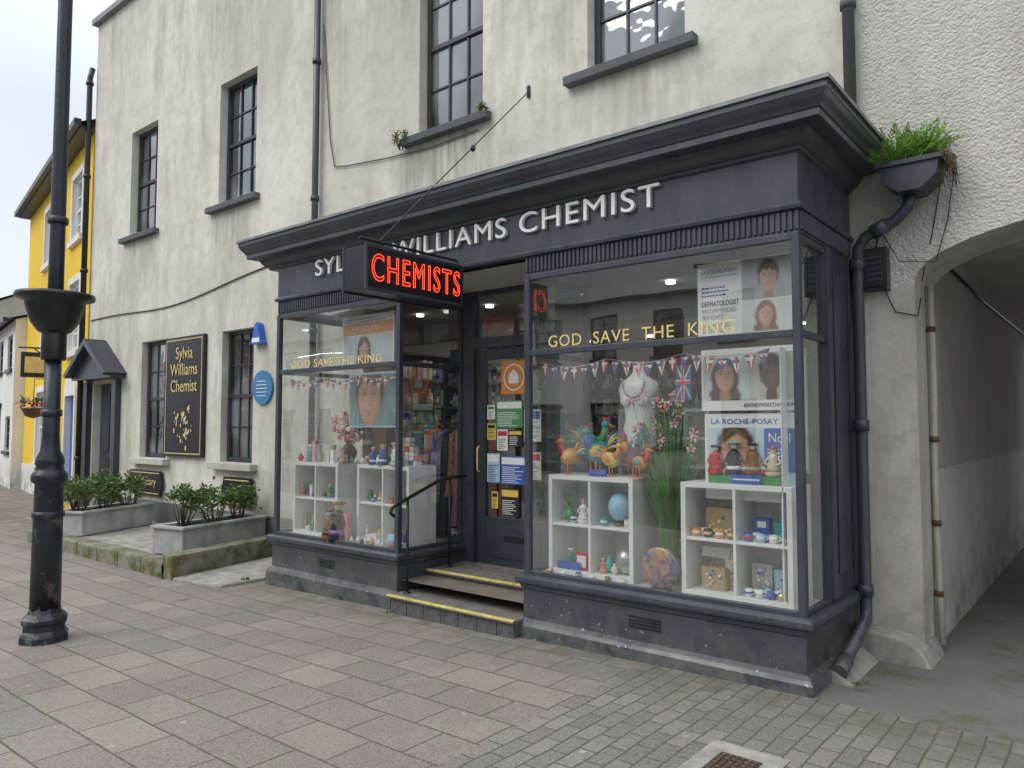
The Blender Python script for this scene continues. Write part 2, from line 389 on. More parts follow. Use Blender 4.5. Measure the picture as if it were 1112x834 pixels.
def sash(mb,x0,x1,z0,z1,y,cols,rows,fm,gm,fw=.05,bar=.02):
    mb.box(x0,x0+fw,y,y+.07,z0,z1,fm);mb.box(x1-fw,x1,y,y+.07,z0,z1,fm)
    mb.box(x0+fw,x1-fw,y+.002,y+.07,z1-fw,z1,fm);mb.box(x0+fw,x1-fw,y+.002,y+.07,z0,z0+fw*1.3,fm)
    zm=(z0+z1)/2; mb.box(x0+fw,x1-fw,y+.004,y+.06,zm-.025,zm+.025,fm)
    for i in range(1,cols):
        x=x0+fw+(x1-x0-2*fw)*i/cols; mb.box(x-bar/2,x+bar/2,y+.015,y+.05,z0+fw,z1-fw,fm)
    for j in range(1,rows):
        if abs(j/rows-.5)<.01: continue
        z=z0+fw+(z1-z0-2*fw)*j/rows; mb.box(x0+fw,x1-fw,y+.018,y+.048,z-bar/2,z+bar/2,fm)
    for i in range(cols):
        for j in range(rows):
            xa=x0+fw+(x1-x0-2*fw)*i/cols; xb=x0+fw+(x1-x0-2*fw)*(i+1)/cols
            za=z0+fw+(z1-z0-2*fw)*j/rows; zb=z0+fw+(z1-z0-2*fw)*(j+1)/rows
            a,b_,c_=U(-.002,.002),U(-.002,.002),U(-.002,.002)
            mb.face([(xa,y+.036+a,za),(xb,y+.036+b_,za),(xb,y+.036+c_,zb),(xa,y+.036+a+c_-b_,zb)],gm)

# ------------------------------------------------------------------ ground
def hx(x):
    if x<=-7.3: return -.09
    if x>=-1.5: return 0.
    return (x+1.5)*.09/5.8
g=MB()
xs=[-250,-60,-16,-7.3,-2.6,-1.5,60,250]; ys=[-1.6,4.62,250]
for i in range(len(xs)-1):
    for j in range(2):
        xm=(xs[i]+xs[i+1])/2
        m=M['paver'] if xm<-2.6 else (M['brickpave'] if j==0 else M['asphalt'])
        g.face([(xs[i],ys[j],hx(xs[i])),(xs[i+1],ys[j],hx(xs[i+1])),(xs[i+1],ys[j+1],hx(xs[i+1])),(xs[i],ys[j+1],hx(xs[i]))],m)
g.face([(-250,-250,-.01),(250,-250,-.01),(250,-8.4,-.01),(-250,-8.4,-.01)],M['paver'])
g.build('pavement',recalc=False)
r=MB(); r.face([(-250,-8.4,-.17),(250,-8.4,-.17),(250,-1.75,-.17),(-250,-1.75,-.17)],M['road']); r.build('road',recalc=False)
k=MB()
x=-40.
while x<20:
    k.box(x+.005,x+.905,-1.75,-1.6,-.3,hx(x+.45)+.002,M['kerb']);k.box(x+.005,x+.905,-8.4,-8.25,-.3,-.005,M['kerb']); x+=.91
k.build('kerb',bevel=.012)

# ------------------------------------------------------------------ townhouse
root=empty('rendered_townhouse')
mb=MB()
WU=[(-13.42,-12.45,4.88,6.75),(-10.46,-9.46,4.88,6.75),(-6.12,-5.15,4.88,6.95),(-3.83,-2.83,4.92,6.95)]
WG=[(-12.82,-11.90,1.07,3.0),(-10.26,-9.42,1.07,2.98)]
DOOR=(-14.72,-13.78,.1,2.36)
SHOPH=(-7.05,-1.62,-.3,3.3)
wall_holes(mb,-15.0,-1.42,-.3,9.3,WU+WG+[DOOR,SHOPH],5.8,.16,M['render'])
mb.face([(-15,5.8,-.3),(-15,14,-.3),(-15,14,9.3),(-15,5.8,9.3)],M['render'])
mb.face([(-15,5.8,9.3),(-1.42,5.8,9.3),(-1.42,9.5,10.8),(-15,9.5,10.8)],M['slate'])
mb.face([(-15,14,9.3),(-1.42,14,9.3),(-1.42,9.5,10.8),(-15,9.5,10.8)],M['slate'])
mb.face([(-15,5.8,9.3),(-15,9.5,10.8),(-15,14,9.3)],M['render'])
mb.face([(-15,14,-.3),(-1.42,14,-.3),(-1.42,14,9.3),(-15,14,9.3)],M['render'])
mb.build('walls',root,recalc=False)
c=MB(); c.box(-15.06,-1.43,5.70,5.95,9.24,9.34,M['lead']); c.box(-14.9,-13.9,7.0,7.8,9.6,11.6,M['render']); c.box(-14.98,-13.82,6.92,7.88,11.6,11.72,M['kerb'])
for xx in (-14.6,-14.2): c.lathe(xx,7.4,[(.13,0),(.1,.35),(.13,.38)],M['terracotta'],12,z=11.72)
c.build('parapet_and_chimney',root)
w=MB()
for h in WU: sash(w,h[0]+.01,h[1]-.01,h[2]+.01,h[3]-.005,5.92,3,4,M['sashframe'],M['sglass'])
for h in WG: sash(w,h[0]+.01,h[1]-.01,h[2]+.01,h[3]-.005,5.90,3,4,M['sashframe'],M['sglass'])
w.build('sash_windows',root)
s=MB()
for h in WU: s.box(h[0]-.22,h[1]+.12,5.70,5.93,h[2]-.09,h[2]-.005,M['plinthgrey'])
for h in WG: s.box(h[0]-.16,h[1]+.14,5.68,5.93,h[2]-.10,h[2]-.005,M['stone_w'])
s.build('window_sills',root,bevel=.008)
pl=MB(); pl.box(-13.75,-7.4,5.77,5.81,-.3,.38,M['plinthgrey']); pl.box(-15.02,-14.75,5.77,5.81,-.3,.38,M['plinthgrey']); pl.build('plinth',root)
d=MB(); P2=M['paint2']
d.box(-14.71,-13.79,5.93,5.99,.1,2.35,P2)
for (a,b,z0,z1) in ((-14.6,-14.3,.25,1.0),(-14.2,-13.9,.25,1.0),(-14.6,-14.3,1.12,2.2),(-14.2,-13.9,1.12,2.2)):
    d.box(a,b,5.915,5.93,z0,z1,P2)
for x in (-14.93,-13.73): d.box(x,x+.16,5.70,5.80,-.1,2.40,P2)
d.prism([(-15.08,2.42),(-13.42,2.42),(-13.42,2.52),(-14.25,3.08),(-15.08,2.52)],'y',5.55,5.80,P2)
d.prism([(-15.15,2.50),(-15.05,2.46),(-14.25,3.02),(-13.45,2.46),(-13.35,2.50),(-14.25,3.14)],'y',5.42,5.80,P2)
d.box(-14.98,-13.52,5.3,5.8,-.2,.08,M['kerb'])
d.build('entrance_door_with_hood',root,bevel=.006)

def pipe(name,pts,r,mat,clips=()):
    m=MB(); m.tube(pts,r,mat,12)
    for (p,n) in clips: m.tube([Vector(p)-Vector(n)*.03,Vector(p)+Vector(n)*.03],r*1.35,mat,12)
    return m.build(name)
pipe('drainpipe',[(-7.95,5.72,-.1),(-7.95,5.72,9.2)],.042,M['paint2'],[((-7.95,5.72,z),(0,0,1)) for z in (1,2.8,4.5,6.3,8.1)])
pipe('drainpipe',[(-15.06,5.70,-.1),(-15.06,5.70,8.2),(-15.05,5.74,8.4)],.05,M['blackiron'],[((-15.06,5.70,z),(0,0,1)) for z in (1,2.8,4.5,6.3,8.1)])
pipe('drainpipe',[(-1.49,5.73,3.66),(-1.49,5.73,9.25)],.042,M['plinthgrey'],[((-1.49,5.73,z),(0,0,1)) for z in (4.7,6.3,8.1)])
def cable(name,pts,r=.006,mat=None):
    m=MB(); m.tube(pts,r,mat or M['boardblack'],5); return m.build(name)
pts=[]
for i in range(25):
    t=i/24; x=-14.9+t*6.1; pts.append((x,5.785,3.55+.25*t-.22*math.sin(math.pi*t)*.6+.03*math.sin(9*t)))
pts+= [(-8.6,5.78,3.86),(-8.0,5.76,3.90),(-7.2,5.78,3.88)]
cable('wall_cable',pts,.011)
cable('wall_cable',[(-7.9,5.78,6.8),(-7.72,5.78,5.2),(-7.63,5.78,4.86),(-7.4,5.78,4.82),(-6.6,5.78,4.74),(-5.9,5.78,4.70),(-5.2,5.78,4.72)],.008,M['plinthgrey'])

b=MB(); b.box(-11.87,-10.68,5.74,5.798,1.12,2.98,M['boardblack'])
for (x0,x1,z0,z1) in ((-11.83,-10.72,1.16,1.175),(-11.83,-10.72,2.925,2.94),(-11.83,-11.815,1.175,2.925),(-10.735,-10.72,1.175,2.925)): b.box(x0,x1,5.736,5.739,z0,z1,M['goldp'])
for i in range(46):
    a=U(0,6.28); rr=U(.05,.42); x=-11.28+rr*math.cos(a)*.7; z=1.62+rr*math.sin(a)*1.0
    mm=random.choice([M['goldp'],M['goldp'],M['goldp'],TEAL,CRM,M['goldp']]); s_=U(.012,.038)
    b.prism([(x-s_*.5,z-s_),(x+s_*.5,z-s_),(x+s_*.55,z+s_*.3),(x+s_*.15,z+s_),(x-s_*.15,z+s_),(x-s_*.55,z+s_*.3)],'y',5.730+U(0,.004),5.739,mm)
bo=b.build('painted_sign_board')
text('lettering','Sylvia\nWilliams\nChemist',(-11.68,5.735,2.12),XU,ZU,.84,.70,.004,M['goldp'],bo,align='CENTER',gap=.95)
p=MB()
def shaped(x0,x1,z0,z1):
    h=(z1-z0)/2
    p.prism([(x0+.06,z0),(x1-.06,z0),(x1-.05,z0+.06),(x1,z0+h),(x1-.05,z1-.06),(x1-.06,z1),(x0+.06,z1),(x0+.05,z1-.06),(x0,z0+h),(x0+.05,z0+.06)],'y',5.735,5.768,M['boardblack'])
    for (za,zb) in ((z0+.03,z0+.045),(z1-.045,z1-.03)): p.box(x0+.10,x1-.10,5.731,5.734,za,zb,M['goldp'])
shaped(-13.05,-11.88,.47,.87); shaped(-10.1,-9.28,.47,.87)
po=p.build('nameplate_sign')
text('lettering','Apothecary',(-12.85,5.732,.60),XU,ZU,.78,.16,.004,M['goldp'],po)
q=MB()
q.tube([(-9.15,5.799,2.12),(-9.15,5.765,2.12)],.235,M['blueplaque'],28,sm=False)
for i in range(5): q.box(-9.15-.13+.01*abs(i-2),-9.15+.13-.01*abs(i-2),5.758,5.761,2.0+i*.05,2.010+i*.05,M['letters'])
q.build('blue_wall_plaque')
a=MB(); a.prism([(-9.36,2.72),(-9.08,2.72),(-9.12,2.78),(-9.18,2.98),(-9.22,3.02),(-9.26,2.98),(-9.32,2.78)],'y',5.70,5.798,M['alarmblue']); a.box(-9.31,-9.13,5.696,5.699,2.74,2.80,M['letters']); a.build('burglar_alarm_box',bevel=.01)

# ------------------------------------------------------------------ roughcast building with arch passage
rb=empty('roughcast_building')
m=MB()
xl,xr_=-1.12,1.95; cx=(xl+xr_)/2; hw=(xr_-xl)/2; sp_,rise=2.58,.42
A=[]
for i in range(33):
    th=math.pi-math.pi*i/32; A.append((cx+hw*math.cos(th),sp_+rise*math.sin(th)**.9))
m.face([(-1.42,5.8,2.58),(xl,5.8,2.58),(xl,5.8,9.6),(-1.42,5.8,9.6)],M['rough'])
for (x0,z0),(x1,z1) in zip(A,A[1:]):
    m.face([(x0,5.8,z0),(x1,5.8,z1),(x1,5.8,9.6),(x0,5.8,9.6)],M['rough'])
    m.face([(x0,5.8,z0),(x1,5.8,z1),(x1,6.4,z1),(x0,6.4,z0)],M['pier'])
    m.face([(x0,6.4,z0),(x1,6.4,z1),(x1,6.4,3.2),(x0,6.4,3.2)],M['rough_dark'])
m.face([(-1.42,5.8,-.3),(xl,5.8,-.3),(xl,5.8,2.58),(-1.42,5.8,2.58)],M['pier'])
m.face([(xl,5.8,-.3),(xl,6.4,-.3),(xl,6.4,2.58),(xl,5.8,2.58)],M['pier'])
m.face([(xl,6.4,-.3),(xl,14,-.3),(xl,14,1.27),(xl,6.4,1.27)],M['band'])
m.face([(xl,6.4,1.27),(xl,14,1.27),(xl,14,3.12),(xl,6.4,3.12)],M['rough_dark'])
m.face([(xr_,5.8,-.3),(xr_,14,-.3),(xr_,14,3.12),(xr_,5.8,3.12)],M['white_w'])
m.face([(xl,6.4,3.10),(xr_,6.4,3.10),(xr_,14,3.06),(xl,14,3.06)],M['pier'])
m.face([(xr_,5.8,-.3),(10,5.8,-.3),(10,5.8,9.6),(xr_,5.8,9.6)],M['rough'])
m.face([(-1.42,14,3.06),(10,14,3.06),(10,14,9.6),(-1.42,14,9.6)],M['rough'])
m.face([(10,5.8,-.3),(10,14,-.3),(10,14,9.6),(10,5.8,9.6)],M['rough'])
m.face([(-1.42,5.8,9.6),(10,5.8,9.6),(10,10,11.4),(-1.42,10,11.4)],M['slate'])
m.face([(-1.42,14,9.6),(10,14,9.6),(10,10,11.4),(-1.42,10,11.4)],M['slate'])
m.build('walls_and_arch',rb,recalc=False)
dd=MB()
dd.tube([(xl+.03,6.5,2.9),(xl+.03,9,2.86),(xl+.03,13.9,2.9)],.012,M['boardblack'],6)
dd.build('passage_conduit',rb)
h=MB(); h.prism([(-1.495,-.02),(-1.34,-.02),(-1.40,.03),(-1.46,.07),(-1.495,.09)],'y',4.95,5.62,M['concrete'])
h.prism([(-1.50,-.02),(-1.04,-.02),(-1.10,.10),(-1.2,.17),(-1.5,.2)],'y',5.62,6.1,M['concrete'])
h.build('concrete_haunch',bevel=.02)
hp=MB(); GP=M['paint']
hp.prism([(-1.27,3.36),(-.90,3.36),(-.92,3.26),(-1.02,3.18),(-1.15,3.18),(-1.25,3.26)],'y',5.52,5.78,GP)
hp.box(-1.29,-.88,5.50,5.79,3.36,3.39,GP)
hp.tube([(-1.1,5.66,3.2),(-1.12,5.66,3.10),(-1.2,5.66,3.02),(-1.40,5.68,2.94),(-1.455,5.69,2.86),(-1.46,5.69,2.6),(-1.46,5.69,.32),(-1.455,5.66,.25),(-1.44,5.0,.08)],.040,GP,12)
for z in (2.75,1.6,.45): hp.tube([(-1.46,5.69,z-.04),(-1.46,5.69,z+.04)],.053,GP,12)
hp.tube([(-1.443,5.12,.11),(-1.44,4.96,.068)],.050,GP,12)
hp.tube([(-1.25,5.66,3.0),(-1.35,5.67,2.96)],.053,GP,12)
hpo=hp.build('downpipe_with_hopper')
bx=MB(); bx.box(-1.43,-1.27,5.70,5.80,2.56,2.86,M['blackiron']); bx.box(-1.42,-1.28,5.685,5.70,2.58,2.84,M['blackiron'])
for i in range(5): bx.box(-1.40,-1.30,5.68,5.685,2.62+i*.04,2.635+i*.04,M['paint2'])
bx.tube([(-1.35,5.75,2.86),(-1.33,5.77,3.0),(-1.2,5.77,3.1)],.008,M['boardblack'],5)
bx.tube([(-1.3,5.75,2.56),(-1.24,5.78,2.4),(-1.1,5.79,2.36),(-1.1,5.9,2.5)],.006,M['boardblack'],5)
bx.build('electric_junction_box',bevel=.008)
pr=MB(); pts=[(xl+.035,6.15,2.62)]+[(xl+.035+.006*math.sin(i),6.15,2.5-i*.3) for i in range(8)]+[(xl+.05,6.12,.05)]
pr.tube(pts,.022,M['pier'],8)
for z in (2.3,1.5,.9,.4): pr.tube([(xl+.035,6.15,z-.02),(xl+.035,6.15,z+.02)],.03,M['rust'],8)
pr.build('conduit_pipe')
cable('wall_cable',[(-1.09,5.9,2.62),(-1.0,5.78,2.9),(-.93,5.78,3.3),(-.86,5.775,3.55),(-.95,5.775,3.66),(-1.2,5.775,3.6)],.004)
cable('wall_cable',[(-1.35,5.78,3.05),(-1.2,5.75,2.75),(-.98,5.78,2.72),(-.9,5.78,3.0),(-.85,5.78,3.35)],.004)

def leafcloud(name,c,r,n,size,mat,stems=0,stemmat=None,elong=1.6,parent=None,lo=-.1):
    L=MB()
    clumps=[(Vector((U(-1,1)*.7,U(-1,1)*.7,U(lo,.9)*.8)),U(.22,.45)) for _ in range(max(4,n//45))]
    for _ in range(n):
        q,cr=random.choice(clumps)
        p=q+Vector((random.gauss(0,1),random.gauss(0,1),random.gauss(0,1)))*cr*.55
        p=Vector((c[0]+p.x*r[0],c[1]+p.y*r[1],c[2]+p.z*r[2]))
        d=Vector((U(-1,1),U(-1,1),U(-.4,1))).normalized(); sd=d.orthogonal().normalized(); sd=(Matrix.Rotation(U(0,6.28),3,d)@sd)
        s_=size*U(.6,1.3)
        a=p; b_=p+d*s_*elong; mid=p+d*s_*elong*.5+d.cross(sd)*s_*.12
        L.face([a,mid+sd*s_*.42,b_,mid-sd*s_*.42],mat)
    for i in range(stems):
        q,cr=random.choice(clumps)
        tgt=Vector((c[0]+q.x*r[0],c[1]+q.y*r[1],c[2]+q.z*r[2]))
        base=Vector((c[0]+q.x*r[0]*.3,c[1]+q.y*r[1]*.3,c[2]-r[2]))
        L.tube([base,(base+tgt)/2+Vector((U(-.03,.03),U(-.03,.03),0)),tgt],[.008,.006,.003],stemmat or M['timber'],5)
    return L.build(name,parent,recalc=False)
F=MB()
for _ in range(95):
    a=U(0,6.28); L_=U(.14,.36); el=U(.45,1.5); bx_=Vector((-1.09+U(-.15,.15),5.64+U(-.09,.07),3.38))
    P=[]
    for i in range(7):
        t=i/6; P.append(bx_+Vector((math.cos(a)*L_*t*math.cos(el)*1.2,math.sin(a)*L_*t*math.cos(el)*.8,L_*(t*math.sin(el)*1.1-.45*t*t*(1-math.sin(el)*.6)))))
    F.tube(P,.002,M['fern'],4)
    for i in range(1,7):
        d=(P[i]-P[i-1]).normalized(); sd=d.cross(Vector((math.sin(a*3),math.cos(a*3),.6))); sd=sd.normalized() if sd.length>.05 else Vector((1,0,0))
        w0=.042*(1-abs(i-2.5)/5.5)
        for sg_ in (-1,1):
            for kk in (0,.5):
                q=P[i-1].lerp(P[i],kk); e=q+sd*sg_*w0+d*.02+Vector((0,0,U(-.01,.008)))
                F.face([q,q.lerp(e,.5)+d*.010,e,q.lerp(e,.5)-d*.010],M['fern'])
for _ in range(70):
    x=-.93+U(-.08,.06); F.tube([(x,5.6+U(-.08,.1),3.42),(x+U(.0,.08),5.56+U(-.05,.1),3.36),(x+U(.0,.08),5.6+U(-.05,.1),3.40-U(.06,.24))],.0025,M['deadroot'],4)
F.build('self_seeded_fern',recalc=False)
leafcloud('wall_weed',(-6.30,5.70,4.86),(.15,.06,.12),240,.020,M['leaf'],6)
leafcloud('wall_weed',(-5.08,5.72,4.88),(.10,.06,.12),140,.020,M['leaf'],4)

pf=MB()
gz=-.12
pf.prism([(-12.5,4.12),(-8.35,4.14),(-8.75,5.76),(-12.5,5.76)],'z',gz,.06,M['concrete'])
x=-12.45
while x<-8.6:
    pf.box(x,x+.58,4.05,4.28,gz,.085,M['moss']); x+=.6
pf.prism([(-8.36,4.05),(-8.12,4.05),(-8.55,5.70),(-8.79,5.70)],'z',gz,.17,M['moss'])
pf.prism([(-8.10,4.05),(-7.35,4.2),(-7.35,5.7),(-8.50,5.70)],'z',gz,-.055,M['concrete'])
pf.build('raised_stone_step',bevel=.02)
def planter(cx,cy,L_,W_,ang,z):
    Mx=Matrix.Translation((cx,cy,z))@Matrix.Rotation(ang,4,'Z')
    e=MB(Mx); a,b=W_/2,L_/2
    for (x0,x1,y0,y1) in ((-a,a,-b,-b+.05),(-a,a,b-.05,b),(-a,-a+.05,-b+.05,b-.05),(a-.05,a,-b+.05,b-.05)): e.box(x0,x1,y0,y1,0,.30,M['planter'])
    for (x0,x1,y0,y1) in ((-a-.03,a+.03,-b-.03,-b+.07),(-a-.03,a+.03,b-.07,b+.03),(-a-.03,-a+.07,-b+.07,b-.07),(a-.07,a+.03,-b+.07,b-.07)): e.box(x0,x1,y0,y1,.30,.335,M['planter'])
    e.box(-a+.05,a-.05,-b+.05,b-.05,.2,.27,M['soil'])
    o=e.build('planter_box',bevel=.008)
    for t in (-.36,.02,.33):
        c=Mx@Vector((U(-.05,.05),t*L_,.52+U(-.04,.06)))
        leafcloud('shrub',c,(.29,.30,U(.24,.36)),int(U(300,520)),.045,M['leaf'],16,parent=o)
planter(-9.02,5.02,1.35,.5,math.radians(14),.07)
planter(-11.75,4.85,1.35,.5,math.radians(24),.07)
leafcloud('shrub',(-13.3,5.2,.35),(.5,.3,.35),420,.05,M['leaf'],10)
for (x,y,n) in ((-4.99,4.44,14),(-7.4,4.5,30),(-3.7,4.56,8),(-2.9,4.58,6),(-5.9,4.58,10),(-1.3,4.9,12),(-8.3,4.02,20),(-11.2,4.0,26),(-6.5,4.58,10)):
    leafcloud('pavement_weed',(x,y,hx(x)+.03),(.06,.04,.035),n*3,.014,M['leaf'],0)

# ------------------------------------------------------------------ SHOPFRONT
shop=empty('chemist_shop')
PT=M['paint']
YF=4.66
m=MB()
for (x0,x1) in ((-7.12,-5.15),(-3.69,-1.53)):
    m.box(x0,x1,4.645,5.78,-.25,.385,PT)
    m.sweepU(x0,x1,4.645,5.78,[(0,-.2),(.045,-.2),(.045,.06),(.03,.085),(.012,.10),(0,.11)],PT)
    m.sweepU(x0,x1,4.645,5.78,[(0,.33),(.012,.34),(.02,.37),(.045,.385),(.05,.40),(.05,.425),(.03,.44),(0,.445),(-.06,.447)],PT)
    for xx in (x0+.0,x1-.05): m.box(xx,xx+.05,4.655,4.705,.44,2.80,PT)
    m.box(x0+.05,x1-.05,4.66,4.70,2.15,2.195,PT)
    m.box(x0+.05,x1-.05,4.66,4.70,2.755,2.80,PT)
    m.box(x0+.05,x1-.05,4.66,4.70,.445,.475,PT)
    m.box(x0,x1,4.672,5.5,2.80,2.95,PT)
    x=x0+.01
    while x<x1-.02:
        m.box(x,x+.022,4.658,4.672,2.815,2.935,PT); x+=.038
for xx in (-5.20,-3.69):
    m.box(xx+.001,xx+.049,5.48,5.53,.44,2.80,PT)
    for z0,z1 in ((2.15,2.195),(2.755,2.80),(.445,.475)): m.box(xx+.006,xx+.044,4.705,5.48,z0,z1,PT)
y=4.70
while y<5.46:
    m.box(-5.15,-5.138,y,y+.022,2.815,2.935,PT); y+=.038
for z0,z1 in ((2.15,2.195),(2.755,2.80),(.445,.475)): m.box(-7.115,-7.075,4.705,5.76,z0,z1,PT)
for z0,z1 in ((2.15,2.195),(2.755,2.80),(.445,.475)): m.box(-1.574,-1.536,4.705,5.18,z0,z1,PT)
y=4.68
while y<5.74:
    m.box(-1.53,-1.516,y,y+.022,2.815,2.935,PT); y+=.038
m.box(-1.66,-1.535,5.18,5.78,.445,2.80,PT)
m.box(-1.535,-1.515,5.18,5.26,.46,2.795,PT); m.box(-1.535,-1.515,5.68,5.775,.46,2.795,PT)
m.box(-1.535,-1.523,5.34,5.60,.60,2.65,PT)
m.box(-7.12,-1.53,YF+.002,5.79,2.952,3.42,PT)
m.box(-7.24,-7.121,YF+.002,5.79,3.30,3.42,PT)
m.sweepU(-7.12,-1.53,YF,5.79,[(0,2.94),(.02,2.945),(.025,2.965),(.012,2.985),(0,2.99)],PT)
dz=-.07
prof=[(0,3.37),(.02,3.38),(.025,3.40),(.04,3.405),(.06,3.42),(.085,3.45),(.095,3.475),(.10,3.48),(.19,3.49),(.195,3.495),(.195,3.535),(.205,3.54),(.215,3.56),(.24,3.59),(.255,3.62),(.26,3.625),(.26,3.66),(.27,3.665),(.27,3.685)]
prof=[(a,b+dz) for a,b in prof]
m.sweepU(-7.24,-1.53,YF,5.79,prof,PT)
sf=m.build('shopfront_joinery',shop,bevel=.004)
ld=MB()
x0,x1,yf=-7.51,-1.26,YF-.27
zt0=3.686+dz
ld.face([(x0-.004,yf-.004,zt0),(x1+.004,yf-.004,zt0),(x1-.1,5.79,3.74),(x0+.1,5.79,3.74)],M['lead'])
ld.face([(x0-.004,yf-.004,zt0),(x0+.1,5.79,3.74),(x0-.004,5.79,zt0)],M['lead'])
ld.face([(x1+.004,yf-.004,zt0),(x1-.1,5.79,3.74),(x1+.004,5.79,zt0)],M['lead'])
ld.sweepU(-7.24,-1.53,YF,5.79,[(.272,zt0-.022),(.277,zt0-.022),(.277,zt0+.003),(.2,zt0+.012)],M['lead'])
ld.build('lead_capping',shop)
v=MB()
for (x0,x1) in ((-2.75,-2.5),(-6.3,-6.05)):
    for i in range(4): v.box(x0,x1,4.638,4.644,.20+i*.022,.21+i*.022,M['blackiron'])
v.build('vent_grille',shop)
gl=MB(); G=M['glass']
for (x0,x1) in ((-7.07,-5.20),(-3.64,-1.58)):
    for (z0,z1) in ((.475,2.15),(2.195,2.755)): gl.face([(x0,4.68,z0),(x1,4.68,z0),(x1,4.68,z1),(x0,4.68,z1)],G)
for xx,ya,yb in ((-5.175,4.705,5.48),(-3.665,4.705,5.48),(-1.555,4.705,5.18),(-7.095,4.705,5.76)):
    for (z0,z1) in ((.475,2.15),(2.195,2.755)): gl.face([(xx,ya,z0),(xx,yb,z0),(xx,yb,z1),(xx,ya,z1)],G)
gl.build('window_glass',shop,recalc=False)
dw=MB()
dw.box(-5.15,-5.0,5.50,5.58,.2,2.95,PT); dw.box(-4.0,-3.69,5.50,5.58,.2,2.95,PT)
dw.box(-5.0,-4.0,5.505,5.575,2.36,2.46,PT); dw.box(-5.0,-4.0,5.505,5.575,2.88,2.95,PT)
DL=(-4.98,-4.02)
dw.box(DL[0],DL[0]+.11,5.53,5.575,.26,2.35,P2); dw.box(DL[1]-.11,DL[1],5.53,5.575,.26,2.35,P2)
dw.box(DL[0]+.11,DL[1]-.11,5.532,5.573,.26,.72,P2); dw.box(DL[0]+.11,DL[1]-.11,5.532,5.573,2.24,2.35,P2)
dw.box(DL[0]+.17,DL[1]-.17,5.522,5.532,.34,.64,P2)
dw.box(-4.62,-4.38,5.515,5.522,.50,.56,M['blackiron'])
dw.tube([(-4.92,5.50,1.15),(-4.92,5.47,1.17),(-4.92,5.47,1.38),(-4.92,5.50,1.40)],.01,M['gold'],6)
dw.box(-5.18,-3.62,5.495,5.6,.20,.262,M['tile'])
dw.face([(-5.15,4.68,2.949),(-3.69,4.68,2.949),(-3.69,5.5,2.949),(-5.15,5.5,2.949)],PT)
dw.build('door_and_frame',shop,bevel=.004)
dg=MB()
dg.face([(DL[0]+.11,5.555,.72),(DL[1]-.11,5.555,.72),(DL[1]-.11,5.555,2.24),(DL[0]+.11,5.555,2.24)],G)
dg.face([(-5.0,5.54,2.46),(-4.0,5.54,2.46),(-4.0,5.54,2.88),(-5.0,5.54,2.88)],G)
dg.build('door_glass',shop,recalc=False)
n=MB()
def note(x0,x1,z0,z1,mm,y=5.548,hd=None):
    n.box(x0,x1,y,y+.003,z0,z1,mm)
    if hd:
        n.box(x0+.01,x1-.01,y-.003,y-.001,z1-(z1-z0)*.3,z1-.015,hd)
        k_=int((z1-z0)*.6/.018); ink=BLK if mm is WHT or mm is LBL or mm is YEL else WHT
        for i in range(k_): n.box(x0+.015,x0+.015+(x1-x0-.03)*U(.5,1),y-.002,y-.001,z0+.015+i*.018,z0+.021+i*.018,ink)
note(-4.68,-4.36,1.90,2.22,ORG); n.disc(-4.52,5.545,2.06,.13,.13,WHT); n.disc(-4.52,5.543,2.06,.115,.115,ORG)
n.prism([(-4.58,2.0),(-4.46,2.0),(-4.46,2.08),(-4.52,2.14),(-4.58,2.08)],'y',5.538,5.541,WHT)
note(-4.86,-4.76,1.66,1.80,WHT,hd=GRN); note(-4.74,-4.42,1.58,1.84,GRN,hd=WHT); note(-4.86,-4.75,1.46,1.62,YEL,hd=BLK); note(-4.73,-4.60,1.36,1.56,WHT,hd=RED); note(-4.59,-4.42,1.40,1.56,BLK,hd=YEL)
note(-4.40,-4.2,1.45,1.75,WHT,hd=BLUE); note(-4.86,-4.70,1.05,1.33,LBL,hd=WHT); note(-4.68,-4.38,1.04,1.31,BLUE,hd=WHT); note(-4.80,-4.72,.80,.96,YEL,hd=BLK); note(-4.68,-4.46,.74,1.0,BLK,hd=YEL); note(-4.36,-4.2,1.1,1.35,WHT,hd=RED)
n.build('door_notices',shop)
for (wd_,xa_,xb_) in (('SYLVIA',-6.41,-5.45),('WILLIAMS',-5.24,-3.86),('CHEMIST',-3.72,-2.47)):
    text('fascia_lettering_'+wd_.lower(),wd_,(xa_,YF-.002,3.13),XU,ZU,xb_-xa_,.165,.03,M['letters'],shop,space=1.12)
text('gilt_lettering','GOD SAVE THE KING',(-6.86,4.672,2.20),XU,ZU,1.45,.080,.003,M['gold'],shop,space=1.05)
text('gilt_lettering','GOD  SAVE  THE  KING',(-3.46,4.672,2.205),XU,ZU,1.50,.090,.003,M['gold'],shop,space=1.1)

st=MB()
st.box(-5.10,-3.70,4.53,5.5,-.2,.085,M['treadbrick']); st.box(-5.12,-3.68,4.50,5.5,.085,.105,M['tile'])
st.box(-5.14,-3.70,5.02,5.5,.105,.235,M['treadbrick']); st.box(-5.14,-3.70,4.99,5.5,.235,.257,M['tile'])
st.box(-5.12,-3.68,4.497,4.532,.098,.109,M['yel_nose']); st.box(-5.13,-3.70,4.987,5.022,.250,.261,M['yel_nose'])
for i in range(7): st.box(-5.1+i*.205,-5.096+i*.205,4.527,4.53,-.1,.08,M['blackiron']); st.box(-5.1+i*.205,-5.096+i*.205,5.017,5.02,.11,.235,M['blackiron'])
st.build('doorsteps')
hr=MB(); BI=M['blackiron']
hr.tube([(-5.03,4.50,.80),(-5.03,4.46,.83),(-5.03,4.47,.875),(-5.03,4.53,.90),(-5.03,5.02,1.07),(-5.03,5.12,1.10),(-5.03,5.42,1.11)],.016,BI,10)
